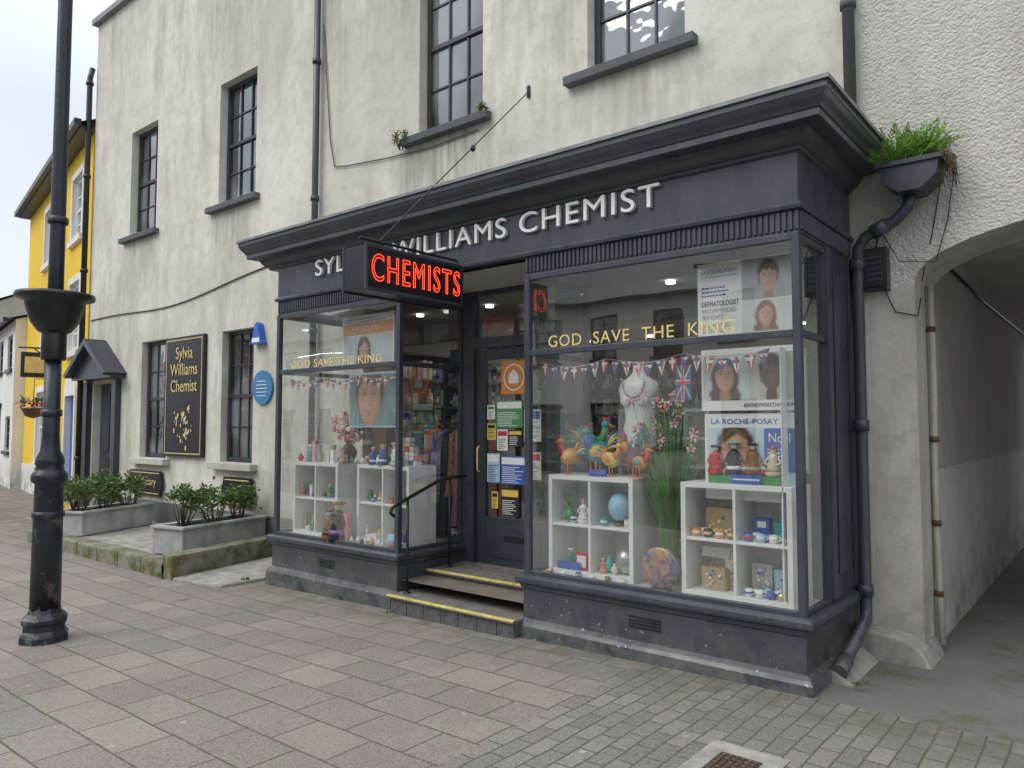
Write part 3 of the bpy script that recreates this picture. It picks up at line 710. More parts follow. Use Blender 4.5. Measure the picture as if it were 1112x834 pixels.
hr.tube([(-5.03,4.66,.10),(-5.03,4.66,.94)],.013,BI,8); hr.tube([(-5.03,5.20,.25),(-5.03,5.20,1.10)],.013,BI,8)
hr.lathe(-5.03,4.66,[(.035,0),(.035,.008),(.016,.02)],BI,12,z=.105);hr.lathe(-5.03,5.20,[(.035,0),(.035,.008),(.016,.02)],BI,12,z=.257)
hr.build('handrail')

sg=empty('illuminated_projecting_sign')
s=MB(); xa,xb=-4.58,-4.30
s.box(xa+.004,xb-.004,3.554,4.60,2.614,2.936,M['boardblack'])
for (x0,x1) in ((xa,xa+.02),(xb-.02,xb)):
    s.box(x0,x1,3.55,4.60,2.60,2.625,P2); s.box(x0,x1,3.55,4.60,2.925,2.95,P2); s.box(x0,x1,3.55,3.575,2.625,2.925,P2); s.box(x0,x1,4.575,4.60,2.625,2.925,P2)
s.tube([(-4.44,4.66,3.02),(-4.44,3.6,3.02)],.012,BI,6)
for y in (3.75,4.1,4.45): s.tube([(-4.44,y,2.94),(-4.44,y,3.02)],.01,BI,6)
s.tube([(-4.44,4.62,2.8),(-4.44,4.67,2.8)],.05,BI,8)
pts=[(-4.60,4.66,3.0)]
for i in range(9): pts.append((-4.60+.02*math.sin(i*2),4.6-.1*i,3.0+.03*math.sin(i*1.5)))
s.tube(pts,.007,M['boardblack'],5)
s.tube([(-4.44,3.72,2.95),(-4.45,4.3,3.52),(-4.53,5.79,4.94)],.007,BI,5)
s.tube([(-4.53,5.79,4.88),(-4.53,5.79,5.0)],.02,BI,6); s.ell((-4.47,4.9,4.09),(.025,.025,.035),BI,8,5)
s.build('sign_box',sg,bevel=.003)
text('led_lettering','CHEMISTS',(xb+.004,3.60,2.675),(0,1,0),ZU,.95,.21,.006,M['neon'],sg,outline=.013,space=1.2)
text('led_lettering_fill','CHEMISTS',(xb+.001,3.607,2.682),(0,1,0),ZU,.936,.196,.002,M['neonfill'],sg,space=1.2)
text('led_lettering_back','CHEMISTS',(xa-.004,4.55,2.675),(0,-1,0),ZU,.95,.21,.006,M['neon'],sg,outline=.013,space=1.2)

# ------------------------------------------------------------------ shop interior
inn=MB()
IW=M['inwall']
inn.face([(-7.1,4.7,.2),(-1.6,4.7,.2),(-1.6,11,.2),(-7.1,11,.2)],M['infloor'])
inn.face([(-7.1,4.75,2.93),(-1.6,4.75,2.93),(-1.6,11,2.93),(-7.1,11,2.93)],M['ceil'])
inn.face([(-7.1,11,.2),(-1.6,11,.2),(-1.6,11,2.93),(-7.1,11,2.93)],IW)
inn.face([(-7.09,5.8,.2),(-7.09,11,.2),(-7.09,11,2.93),(-7.09,5.8,2.93)],IW)
inn.face([(-1.66,5.19,.2),(-1.66,11,.2),(-1.66,11,2.93),(-1.66,5.19,2.93)],IW)
inn.box(-7.05,-5.22,4.71,5.47,.445,.452,M['deck']); inn.box(-3.63,-1.6,4.71,5.47,.445,.452,M['deck'])
inn.box(-7.05,-5.22,5.44,5.47,.2,.44,M['white']); inn.box(-3.63,-1.68,5.44,5.47,.2,.44,M['white'])
inn.box(-7.05,-1.66,6.9,7.1,2.70,2.925,IW)
for x in (-6.5,-5.4,-4.3,-3.2,-2.2):
    for y in (6.2,8.2,9.8):
        inn.tube([(x,y,2.925),(x,y,2.90)],.045,M['lampglow'],12)
inn.build('interior_room',shop,recalc=False)

def product(mb,x,y,z,w,d,h,ax=1):
    t=rnd(); mm=random.choice(PAL)
    if t<.55:
        mb.box(x,x+w,y,y+d,z,z+h,mm)
        mb.box(x+w*.12,x+w*.88,y-.002,y,z+h*U(.2,.4),z+h*U(.55,.8),random.choice(PAL))
    else:
        r=min(w,d)/2
        mb.lathe(x+w/2,y+r,[(r,0),(r,h*.65),(r*.4,h*.8),(r*.4,h)],mm,9,z=z)
        mb.lathe(x+w/2,y+r,[(r*1.03,h*.2),(r*1.03,h*.5)],random.choice([WHT,CRM,LBL]),9,z=z)
def shelving(name,x0,x1,y0,y1,z0,z1,rows,face='y',frame=None,parent=None,dens=.09):
    fr=frame or M['white']; mb=MB()
    if face=='y':
        mb.box(x0,x1,y1-.02,y1,z0,z1,fr); mb.box(x0,x0+.03,y0,y1-.02,z0,z1,fr); mb.box(x1-.03,x1,y0,y1-.02,z0,z1,fr)
        for i in range(rows+1):
            z=z0+(z1-z0-.03)*i/rows; mb.box(x0+.03,x1-.03,y0,y1-.02,z,z+.025,fr)
            if i<rows:
                x=x0+.05; sh=(z1-z0)/rows
                while x<x1-.12:
                    w=U(.03,dens)
                    if rnd()<.93: product(mb,x,y0+.02+U(0,.03),z+.026,w,.08,U(.3,.8)*sh)
                    x+=w+U(.002,.02)
    else:
        s_=1 if face=='+x' else -1
        xb=x0 if s_==1 else x1
        mb.box(xb,xb+s_*.02,y0,y1,z0,z1,fr); mb.box(x0,x1,y0,y0+.03,z0,z1,fr); mb.box(x0,x1,y1-.03,y1,z0,z1,fr)
        for i in range(rows+1):
            z=z0+(z1-z0-.03)*i/rows; mb.box(x0+.001,x1,y0+.03,y1-.03,z,z+.025,fr)
            if i<rows:
                y=y0+.05; sh=(z1-z0)/rows
                while y<y1-.12:
                    w=U(.04,dens); xx=(x1-.12) if s_==1 else x0+.03
                    if rnd()<.9: product(mb,xx,y,z+.026,.09,w,U(.35,.8)*sh)
                    y+=w+U(.004,.03)
    return mb.build(name,parent)
T_=M['timber']
shelving('shop_shelving',-7.06,-4.4,10.6,10.98,.25,2.4,7,frame=T_)
shelving('shop_shelving',-4.3,-1.7,10.6,10.98,.25,2.4,7,frame=T_)
shelving('shop_shelving',-7.07,-6.75,5.9,8.1,.25,2.5,7,'+x',frame=T_)
shelving('shop_shelving',-7.07,-6.75,8.2,10.4,.25,2.5,7,'+x',frame=T_)
shelving('shop_shelving',-5.9,-4.9,7.6,7.95,.25,2.3,7,frame=T_,dens=.07)
shelving('shop_shelving',-4.75,-2.9,7.3,7.65,.25,2.3,7,frame=T_,dens=.08)
shelving('shop_shelving',-2.8,-1.75,6.3,6.6,.25,2.2,6,frame=M['white'],dens=.08)
shelving('shop_shelving',-6.4,-5.3,6.5,6.8,.25,2.35,8,frame=T_,dens=.06)
shelving('shop_shelving',-3.65,-2.75,6.0,6.25,.25,1.75,6,frame=M['white'],dens=.06)
ct=MB(); ct.box(-4.9,-3.0,9.2,9.7,.2,1.15,T_); ct.box(-4.95,-2.95,9.15,9.75,1.15,1.19,M['white']); ct.box(-4.2,-3.9,9.3,9.5,1.19,1.45,BLK); ct.build('shop_counter')

def cubeunit(x0,y0,z0=.453,S=.76,D=.36):
    mb=MB(); t=.035; W=M['white']
    mb.box(x0,x0+S,y0,y0+D,z0,z0+t,W); mb.box(x0,x0+S,y0,y0+D,z0+S-t,z0+S,W)
    mb.box(x0,x0+t,y0,y0+D,z0+t,z0+S-t,W); mb.box(x0+S-t,x0+S,y0,y0+D,z0+t,z0+S-t,W)
    mb.box(x0+S/2-.01,x0+S/2+.01,y0+.004,y0+D,z0+t,z0+S-t,W); mb.box(x0+t,x0+S-t,y0+.006,y0+D,z0+S/2-.01,z0+S/2+.01,W)
    mb.box(x0+t,x0+S-t,y0+D-.008,y0+D-.002,z0+t,z0+S-t,W)
    return mb.build('cube_shelf_unit',bevel=.002)
UA=(-6.98,4.80);UB=(-5.99,4.86);UC=(-3.56,4.80);UD=(-2.40,4.76)
for u in (UA,UB,UC,UD): cubeunit(*u)
def cell(u,c,r): return (u[0]+.045+c*.365, u[1]+.05, .453+.037+r*.355)
def mug(mb,x,y,z,s,mm):
    mb.lathe(x,y,[(s*.8,0),(s,s*.3),(s,s*1.9),(s*.9,s*1.9),(s*.88,s*.4)],mm,14,z=z)
    mb.lathe(x,y,[(s*1.02,s*.7),(s*1.02,s*1.3)],random.choice([WHT,YEL,BLUE,RED]),14,z=z)
    mb.tube([(x+s*.95,y,z+s*1.6),(x+s*1.6,y,z+s*1.5),(x+s*1.65,y,z+s*.8),(x+s*.95,y,z+s*.5)],s*.13,mm,6)
def vase(mb,x,y,z,s,mm): mb.lathe(x,y,[(s*.4,0),(s*.8,s*.5),(s,s*1.2),(s*.6,s*1.9),(s*.3,s*2.2),(s*.45,s*2.6)],mm,16,z=z)
def bag(mb,x,y,z,w,h,mm):
    mb.box(x,x+w,y,y+w*.35,z,z+h,mm,taper=-.004)
    mb.tube([(x+w*.3,y,z+h),(x+w*.35,y,z+h*1.3),(x+w*.65,y,z+h*1.3),(x+w*.7,y,z+h)],.003,BLK,5)
    for _ in range(14):
        a=x+U(.12,.85)*w; b_=z+U(.12,.85)*h; mb.box(a,a+w*.1,y-.009-U(0,.002),y-.006,b_,b_+h*.08,random.choice([WHT,CRM,BLUE,TEAL]))
def figurine(mb,x,y,z,s,mm,hm):
    mb.lathe(x,y,[(s*.22,0),(s*.25,s*.1),(s*.12,s*.5),(s*.17,s*.62),(s*.06,s*.72)],mm,12,z=z)
    mb.lathe(x,y,[(s*.235,s*.16),(s*.20,s*.26)],random.choice(PAL),12,z=z)
    mb.ell((x,y,z+s*.82),(s*.1,s*.1,s*.12),CRM,10,6); mb.ell((x,y+s*.02,z+s*.88),(s*.17,s*.17,s*.05),hm,12,5)
    for sd in (-1,1): mb.tube([(x+sd*s*.15,y,z+s*.6),(x+sd*s*.25,y-s*.03,z+s*.42),(x+sd*s*.12,y-s*.1,z+s*.35)],s*.035,mm,6)
def bird(mb,x,y,z,s,c1,c2,c3,flip=1):
    R=Matrix.Rotation(math.radians(-25*flip),3,'Y')
    mb.ell((x,y,z+s*.5),(s*.3,s*.2,s*.22),c1,12,8,R)
    mb.ell((x+flip*s*.02,y-s*.12,z+s*.52),(s*.18,s*.1,s*.13),c2,10,6,R)
    mb.tube([(x-flip*s*.2,y,z+s*.58),(x-flip*s*.3,y,z+s*.75),(x-flip*s*.3,y,z+s*.88)],[s*.14,s*.09,s*.07],c3,9)
    mb.ell((x-flip*s*.31,y,z+s*.93),(s*.1,s*.08,s*.09),c1,10,6)
    mb.tube([(x-flip*s*.4,y,z+s*.92),(x-flip*s*.52,y,z+s*.89)],[s*.035,.002],ORG,6)
    for k_ in range(3): mb.ell((x-flip*s*(.26+.05*k_),y,z+s*1.03),(s*.03,s*.02,s*.05),RED,6,4)
    mb.ell((x-flip*s*.36,y,z+s*.82),(s*.03,s*.02,s*.05),RED,6,4)
    for k_ in range(6):
        a=math.radians(5+20*k_); mb.tube([(x+flip*s*.2,y,z+s*.55),(x+flip*s*(.25+.2*math.cos(a)),y+s*.03*(k_-1.5),z+s*(.6+.25*math.sin(a))),(x+flip*s*(.3+.3*math.cos(a)),y+s*.04*(k_-1.5),z+s*(.55+.38*math.sin(a)))],[s*.04,s*.04,s*.012],random.choice([c2,c3,TEAL,BLUE,AMB]),6)
    for sd in (-1,1):
        mb.tube([(x,y+sd*s*.08,z+s*.32),(x-flip*s*.03,y+sd*s*.08,z+.006)],s*.02,ORG,6)
        mb.box(x-flip*s*.12,x+flip*s*.02,y+sd*s*.08-s*.03,y+sd*s*.08+s*.03,z,z+.008,ORG)
zt=.453+.76+.002
o=MB()
x,y,z=cell(UC,0,0); figurine(o,x+.1,y+.05,z,.16,TEAL,WHT); o.box(x+.18,x+.28,y,y+.02,z,z+.13,RED); o.box(x+.19,x+.27,y-.002,y,z+.02,z+.11,WHT); o.box(x+.03,x+.24,y-.03,y-.02,z,z+.06,BLUE); vase(o,x+.27,y+.1,z,.04,CRM)
x,y,z=cell(UC,1,0); vase(o,x+.08,y+.06,z,.05,TEAL); o.ell((x+.22,y+.08,z+.10),(.085,.085,.10),SIL,16,10); vase(o,x+.15,y+.02,z,.03,CRM); figurine(o,x+.05,y+.02,z,.12,ORG,YEL)
x,y,z=cell(UC,0,1); vase(o,x+.09,y+.05,z,.045,GRN); figurine(o,x+.22,y+.05,z,.2,WHT,PINK); mug(o,x+.15,y+.01,z,.025,CRM)
for i in range(8): o.tube([(x+.09,y+.05,z+.10),(x+.09+U(-.08,.08),y+.05,z+.24)],.003,GRN,4)
x,y,z=cell(UC,1,1); o.ell((x+.17,y+.08,z+.14),(.095,.095,.11),LBL,16,10); o.lathe(x+.17,y+.08,[(.05,0),(.05,.03)],T_,12,z=z); mug(o,x+.06,y+.02,z,.03,TEAL); mug(o,x+.27,y+.02,z,.03,CRM)
x,y,z=cell(UD,0,1)
for i in range(7): mug(o,x+.04+i*.042,y+.01+.035*(i%2),z,.028,[ORG,CRM,BLK,YEL,ORG,CRM,AMB][i])
o.box(x+.06,x+.26,y+.12,y+.2,z,z+.19,KRF)
for _ in range(10): a=U(x+.07,x+.24); b_=z+U(.02,.16); o.box(a,a+.02,y+.117,y+.119,b_,b_+.02,random.choice([ORG,YEL,CRM,AMB]))
x,y,z=cell(UD,1,1)
for i in range(7): mug(o,x+.04+i*.042,y+.01+.035*(i%2),z,.027,[BLUE,WHT,LBL,BLUE,WHT,TEAL,BLUE][i])
o.box(x+.04,x+.14,y+.12,y+.18,z,z+.14,BLUE); o.box(x+.17,x+.28,y+.12,y+.18,z,z+.12,TEAL); o.box(x+.06,x+.12,y+.117,y+.119,z+.08,z+.12,WHT)
x,y,z=cell(UD,0,0); bag(o,x+.07,y+.03,z,.16,.15,KRF); bag(o,x+.2,y+.12,z,.1,.2,CRM); o.box(x+.02,x+.25,y+.14,y+.142,z+.2,z+.27,WHT)
x,y,z=cell(UD,1,0); bag(o,x+.03,y+.10,z,.13,.2,SIL); bag(o,x+.17,y+.12,z,.12,.17,LBL)
for i in range(8): mug(o,x+.04+i*.036,y+.005+.04*(i%2),z,.025,[WHT,SIL,WHT,LBL,BLUE,WHT,SIL,WHT][i])
for u in (UA,UB):
    for c_ in (0,1):
        for r_ in (0,1):
            x,y,z=cell(u,c_,r_)
            for i in range(6):
                t=rnd(); xx=x+.03+i*.048; mm=random.choice(PAL); yy=y+.02+.05*(i%2)
                if t<.25: mug(o,xx,yy,z,.022,mm)
                elif t<.5: vase(o,xx,yy+.02,z,U(.02,.035),mm)
                elif t<.75: figurine(o,xx,yy,z,U(.09,.18),mm,random.choice(PAL))
                else: o.box(xx-.02,xx+.022,yy+.03,yy+.06,z,z+U(.05,.18),mm)
o.build('gift_ornaments')
t=MB()
bird(t,-3.44,4.92,zt,.28,ORG,YEL,RED); bird(t,-3.22,5.0,zt,.36,TEAL,YEL,BLUE); bird(t,-3.05,4.90,zt,.25,YEL,ORG,ORG,-1); bird(t,-2.88,4.98,zt,.30,AMB,RED,ORG); bird(t,-3.33,5.08,zt,.42,TEAL,ORG,GRN,-1); bird(t,-3.0,5.1,zt,.38,TEAL,AMB,TEAL,-1); bird(t,-2.78,4.88,zt,.22,ORG,TEAL,RED,-1)
t.box(-3.2,-3.05,4.83,4.85,zt,zt+.05,BLUE)
t.build('painted_metal_birds')
t=MB(); t.box(-2.22,-1.70,4.82,5.0,zt,zt+.05,GRN); t.box(-2.05,-1.85,4.80,4.815,zt,zt+.06,BLUE); t.box(-2.04,-1.86,4.798,4.7995,zt+.025,zt+.035,WHT)
for i in range(8):
    xx=-2.19+i*.066; figurine(t,xx,4.87+.05*(i%2),zt+.052,U(.19,.25),[RED,YEL,BLK,BLUE,AMB,RED,CRM,ORG][i],[BLK,RED,TEAL,YEL,BLK,CRM,RED,BLK][i])
t.build('hat_lady_bottles')
t=MB()
for i in range(34):
    xx=-6.93+i*.048; yy=4.88+U(-.03,.16); j=random.randint(0,4)
    if j==0: figurine(t,xx,yy,zt,U(.12,.24),random.choice(PAL),random.choice(PAL))
    elif j in(1,2): t.box(xx-.02,xx+.03,yy,yy+.04,zt,zt+U(.06,.22),random.choice([WHT,WHT,CRM,BLK,PINK,SIL]))
    else: vase(t,xx,yy,zt,U(.02,.04),random.choice([WHT,TEAL,RED,AMB,CRM,BLK]))
for i in range(6):
    for j in range(5-i//2): t.box(-5.62+j*.065+i*.005,-5.62+j*.065+.055+i*.005,5.03,5.1,zt+i*.045,zt+i*.045+.04,random.choice([WHT,WHT,RED,CRM,SIL]))
t.build('perfume_boxes')
t=MB(); figurine(t,-6.25,4.73,.455,.33,AMB,BLK); figurine(t,-6.12,4.74,.455,.42,BLK,AMB); t.box(-6.08,-5.98,4.74,4.80,.455,.73,PINK); t.lathe(-5.35,4.78,[(.06,0),(.06,.12),(.03,.13)],LBL,12,z=.455); t.box(-5.7,-5.55,4.74,4.8,.455,.56,WHT)
for i in range(9): vase(t,-5.9+i*.075,4.735+.02*(i%2),.455,U(.018,.03),random.choice(PAL))
for i in range(6): mug(t,-3.5+i*.13,4.74,.455,.022,random.choice(PAL))
t.build('floor_ornaments')
f=MB(); vase(f,-6.3,5.0,zt,.09,BLK)
for _ in range(110):
    d=Vector((random.gauss(0,1),random.gauss(0,1),random.gauss(0,1))).normalized()*U(.06,.19); pz=Vector((-6.3,5.0,zt+.38))+d
    mm=random.choice([RED,ORG,PINK,WHT,CRM,RED])
    for k_ in range(5):
        a=k_*1.257; f.ell(pz+Vector((math.cos(a)*.016,0,math.sin(a)*.016)),(.013,.010,.013),mm,6,4)
f.build('flower_arrangement')
leafcloud('flower_arrangement_leaves',(-6.3,5.02,zt+.33),(.2,.16,.18),160,.04,M['leaf'],0)
f=MB(); vase(f,-2.60,4.98,.455,.10,TEAL)
for _ in range(230):
    a=U(0,6.28); L_=U(.55,1.2); sp=U(.03,.27); bx_,by_=-2.60+U(-.05,.05),4.98+U(-.04,.04); z0=.62
    P=[]
    for i in range(6):
        tt=i/5; P.append(Vector((bx_+math.cos(a)*sp*tt**1.8,by_+math.sin(a)*sp*.6*tt**1.8,z0+L_*(tt-.1*tt**3*sp*4))))
    sd=Vector((math.sin(a),-math.cos(a),0))*.5+Vector((.6,0,0)); sd.normalize()
    for i in range(5):
        w0=.008*(1-(i/5)**2)+.001; w1=.008*(1-((i+1)/5)**2)+.001
        f.face([P[i]-sd*w0,P[i]+sd*w0,P[i+1]+sd*w1,P[i+1]-sd*w1],M['blade'])
for _ in range(40):
    p=Vector((-2.60+random.gauss(0,.15),4.95+U(-.12,.1),U(1.40,1.86)))
    f.tube([(-2.6,4.98,.8),(-2.6+(p.x+2.6)*.5,4.97,1.2),p],.003,GRN,4)
    for k_ in range(5):
        a=k_*1.26+U(0,.5); q=p+Vector((math.cos(a)*.025,-.01,math.sin(a)*.025))
        f.ell(q,(.019,.006,.010),random.choice([PINK,PINK,PUR,CRM]),6,4,Matrix.Rotation(-a,3,'Y'))
f.build('artificial_iris_plant')
def irid():
    N=NT('swirled_art_glass'); w=N.n('ShaderNodeTexNoise'); w.inputs['Scale'].default_value=7; w.inputs['Distortion'].default_value=3; N.l(N.obj(),w.inputs['Vector'])
    c=N.ramp(w.outputs['Fac'],.35,.65,(.05,.10,.22,1),(.5,.26,.14,1)); return N.bsdf(c,.08)
f=MB(); IR=irid()
f.ell((-2.55,4.735,.61),(.145,.025,.145),IR,24,12); f.box(-2.62,-2.48,4.72,4.77,.455,.472,BLK)
f.build('art_glass_disc')
f=MB(); W=M['white']
f.lathe(-2.98,5.22,[(.05,0),(.16,.02),(.155,.10),(.115,.22),(.13,.33),(.165,.42),(.175,.47),(.15,.52),(.09,.56),(.052,.60),(.048,.66),(.05,.68)],W,22,squash=.6,z=1.42)
for sd in (-1,1): f.ell((-2.98+sd*.07,5.155,1.80),(.06,.04,.055),W,12,8)
f.tube([(-2.98,5.22,.46),(-2.98,5.22,1.44)],.018,BLK,8); f.lathe(-2.98,5.22,[(.15,0),(.15,.015),(.03,.03)],BLK,16,z=.455)
for i in range(20):
    a=math.pi*(i/19)+math.pi; f.ell((-2.98+.10*math.cos(a),5.125,1.96+.14*math.sin(a)),(.010,.010,.010),random.choice([CRM,SIL]),7,4)
f.build('mannequin_bust')

# printed photographs: vertex-coloured sheets
def ss(d,a,b):
    t=max(0,min(1,(d-a)/(b-a))); return t*t*(3-2*t)
def mixc(a,b,t): return tuple(x+(y-x)*t for x,y in zip(a,b))
def ellm(x,z,cx,cz,rx,rz,soft=.12):
    d=math.sqrt(((x-cx)/rx)**2+((z-cz)/rz)**2); return 1-ss(d,1-soft,1+soft)
def person(x,z,c,P):
    skin,hair,shirt,long=P
    dk=mixc(skin,(0,0,0),.38); wob=noise.noise(Vector((x*9,z*9,3)))*.05
    if long: c=mixc(c,hair,max(ellm(x,z,0,-.06,.34+wob,.50),ellm(x,z,0,-.5,.37+wob,.40)))
    else: c=mixc(c,hair,ellm(x,z,0,.10,.29+wob,.38))
    c=mixc(c,mixc(shirt,(0,0,0),.35*ss(abs(x),0,.9)+.2*noise.noise(Vector((x*3,z*3,1)))),ellm(x,z,0,-1.25,.88,.68,.05))
    c=mixc(c,dk,ellm(x,z,0,-.50,.13,.26,.2))
    x=x+.02*z
    fm=ellm(x,z,0,-.02,.235-.05*max(0,-z),.35,.10)
    f=mixc(skin,dk,.75*ss(x,-.02,.27)+.25*ss(-z,.1,.36)); f=mixc(f,(min(1,skin[0]*1.3),skin[1]*1.3,skin[2]*1.3),.5*ellm(x,z,-.06,.14,.14,.10,.9)+.3*ellm(x,z,-.11,-.07,.07,.06,.9))
    f=mixc(f,dk,.45*ellm(x,z,.03,-.03,.03,.09,.7)+.5*ellm(x,z,.0,-.105,.045,.015,.7))
    for sx in (-.09,.09):
        f=mixc(f,dk,.55*ellm(x,z,sx,.055,.06,.035,.8)); f=mixc(f,(.04,.03,.025),.7*ellm(x,z,sx,.045,.032,.014,.7)); f=mixc(f,hair,.55*ellm(x,z,sx,.105,.055,.011,.8))
    f=mixc(f,(skin[0]*.75,skin[1]*.42,skin[2]*.42),.7*ellm(x,z,0,-.185,.07,.022,.6)); f=mixc(f,(.8,.76,.72),.45*ellm(x,z,0,-.182,.045,.007,.7))
    c=mixc(c,f,fm)
    c=mixc(c,hair,fm*ss(z+.25*x*x*4-.03*math.sin(x*40),.17,.24) if not long else fm*ss(z+abs(x-.04)*.7,.24,.32))
    return c
def photo(name,x0,x1,z0,z1,y,bg1,bg2,people,parent,step=.006):
    nx=int((x1-x0)/step)+1; nz=int((z1-z0)/step)+1; V=[];C=[];Fc=[]
    for j in range(nz):
        for i in range(nx):
            X_=x0+(x1-x0)*i/(nx-1); Z_=z0+(z1-z0)*j/(nz-1); V.append((X_,y,Z_))
            n_=noise.noise(Vector((X_*6,Z_*4,7)))*.5+.5+.25*noise.noise(Vector((X_*22,Z_*5,2)))
            c=mixc(bg1,bg2,max(0,min(1,n_)))
            for (cx,cz,s_,P) in people:
                if abs(X_-cx)<s_*1.05: c=person((X_-cx)/s_,(Z_-cz)/s_,c,P)
            C.append(c)
    for j in range(nz-1):
        for i in range(nx-1): a=j*nx+i; Fc.append((a,a+1,a+nx+1,a+nx))
    me=bpy.data.meshes.new(name); me.from_pydata(V,[],Fc); me.materials.append(M['print'])
    at=me.color_attributes.new('Col','FLOAT_COLOR','POINT')
    for i,c in enumerate(C): at.data[i].color=(max(0,c[0]),max(0,c[1]),max(0,c[2]),1)
    ob=bpy.data.objects.new(name,me); COL.objects.link(ob); ob.parent=parent
SK1=(.56,.33,.23);SK2=(.15,.075,.045);H1=(.08,.045,.028);H2=(.012,.010,.010);H3=(.24,.10,.04)
def lines(mb,x0,x1,z0,z1,n,y,mm,h=.4):
    dz=(z1-z0)/n
    for i in range(n):
        x=x0; xe=x0+(x1-x0)*U(.7,1)
        while x<xe: w_=U(.008,.03); mb.box(x,min(x+w_,xe),y-.001,y,z0+i*dz,z0+i*dz+dz*h,mm); x+=w_+.006
y0=4.86
pz=MB(); pz.box(-2.30,-1.62,y0,y0+.006,2.215,2.72,W); pz.box(-2.28,-2.0,y0-.001,y0-.0003,2.62,2.63,LBL)
lines(pz,-2.27,-2.03,2.49,2.57,3,y0-.001,BLUE); lines(pz,-2.27,-2.03,2.24,2.31,4,y0-.001,SIL)
po=pz.build('skincare_poster')
photo('portrait_print',-1.98,-1.63,2.44,2.715,y0-.002,(.25,.28,.30),(.45,.47,.48),[(-1.80,2.58,.25,(SK1,H2,(.05,.05,.06),False))],po)
photo('portrait_print',-1.98,-1.63,2.225,2.432,y0-.002,(.5,.55,.55),(.7,.72,.7),[(-1.82,2.335,.21,(SK1,H3,(.1,.3,.3),True))],po)
text('headline','DERMATOLOGIST',(-2.27,y0-.002,2.42),XU,ZU,.27,.035,.001,BLK,po)
text('headline_2','RECOMMENDED\nSKINCARE',(-2.27,y0-.002,2.33),XU,ZU,.25,.075,.001,SIL,po)
text('brand_line','LA ROCHE-POSAY',(-2.27,y0-.002,2.645),XU,ZU,.26,.03,.001,BLUE,po)
pz=MB(); pz.box(-2.28,-1.61,y0,y0+.006,1.70,2.12,W)
po=pz.build('skincare_poster'); text('hashtag','#SKINISMORETHANSKIN',(-1.98,y0-.002,1.72),XU,ZU,.34,.028,.001,BLK,po)
photo('portrait_print',-2.265,-1.95,1.77,2.08,y0-.002,(.40,.47,.5),(.66,.68,.68),[(-2.11,1.935,.29,(SK1,H1,(.13,.15,.18),True))],po,step=.005)
photo('portrait_print',-1.945,-1.625,1.77,2.08,y0-.002,(.32,.33,.3),(.55,.56,.5),[(-1.79,1.935,.29,(SK2,H2,(.03,.03,.035),False))],po,step=.005)
pz=MB(); pz.box(-2.27,-1.60,y0+.02,y0+.026,1.10,1.68,W); pz.box(-1.85,-1.65,y0+.010,y0+.0115,1.30,1.58,BLUE); lines(pz,-1.83,-1.68,1.33,1.46,6,y0+.009,WHT)
po=pz.build('skincare_poster'); text('headline','LA ROCHE-POSAY',(-2.22,y0+.017,1.61),XU,ZU,.46,.035,.001,BLUE,po); text('headline_2','No.1',(-1.82,y0+.008,1.49),XU,ZU,.14,.06,.001,WHT,po)
photo('portrait_print',-2.25,-1.62,1.2,1.585,y0+.016,(.35,.5,.62),(.62,.72,.78),[(-2.05,1.43,.42,(SK1,H1,(.7,.7,.7),True))],po)
pz=MB(); y1=4.90
pz.box(-6.30,-5.50,y1,y1+.006,2.21,2.72,WHT); pz.box(-6.28,-5.52,y1-.002,y1-.0005,2.52,2.64,ORG); lines(pz,-6.26,-5.6,2.65,2.70,2,y1-.001,BLUE)
po=pz.build('sun_care_poster'); text('headline','ANTHELIOS',(-6.15,y1-.004,2.56),XU,ZU,.42,.045,.001,WHT,po)
photo('portrait_print',-6.28,-5.52,2.225,2.51,y1-.002,(.35,.45,.5),(.65,.68,.7),[(-5.95,2.36,.32,(SK1,H1,(.6,.6,.6),True))],po)
pz=MB(); pz.box(-6.18,-5.42,y1,y1+.006,1.58,2.13,LBL); po=pz.build('portrait_poster')
photo('portrait_print',-6.16,-5.44,1.60,2.11,y1-.002,(.10,.18,.22),(.25,.36,.38),[(-5.86,1.88,.74,(SK1,H1,(.5,.3,.22),False))],po)
pz=MB(); pz.box(-5.55,-5.50,5.0,5.004,1.35,1.6,RED); pz.box(-1.70,-1.695,4.76,5.14,.50,2.10,W); pz.box(-1.665,-1.66,4.95,5.16,1.3,2.12,WHT); pz.box(-1.72,-1.70,4.80,5.1,.46,1.2,W)
pz.build('display_panel')
bt=MB()
for (x0,x1,nn) in ((-7.0,-5.3,17),(-3.6,-1.75,20)):
    pts=[]
    for i in range(nn*2+1):
        tt=i/(nn*2); pts.append((x0+(x1-x0)*tt,4.76,2.10-.05*abs(math.sin(tt*math.pi*3))))
    bt.tube(pts,.003,WHT,4)
    for i in range(nn):
        a=pts[i*2];b=pts[i*2+1] if i*2+1<len(pts) else pts[-1]
        xa_,xb_=a[0],a[0]+(x1-x0)/nn*.88; z=(a[2]+b[2])/2; mx_=(xa_+xb_)/2+U(-.015,.015); mm=[RED,BLUE,WHT][i%3]
        bt.face([(xa_,4.761,z),(xb_,4.761,z+U(-.01,.01)),(mx_,4.758,z-.11)],mm)
        bt.face([(mx_-.012,4.757,z-.002),(mx_+.012,4.757,z-.002),(mx_,4.755,z-.10)],[WHT,RED,RED][i%3])
        bt.face([(xa_+.012,4.7565,z-.02),(xb_-.012,4.7565,z-.02),(xb_-.02,4.7565,z-.04),(xa_+.02,4.7565,z-.04)],[WHT,WHT,BLUE][i%3])
bt.build('flag_bunting')
uj=MB()
uj.box(-2.44,-2.33,4.80,4.802,1.78,2.02,BLUE)
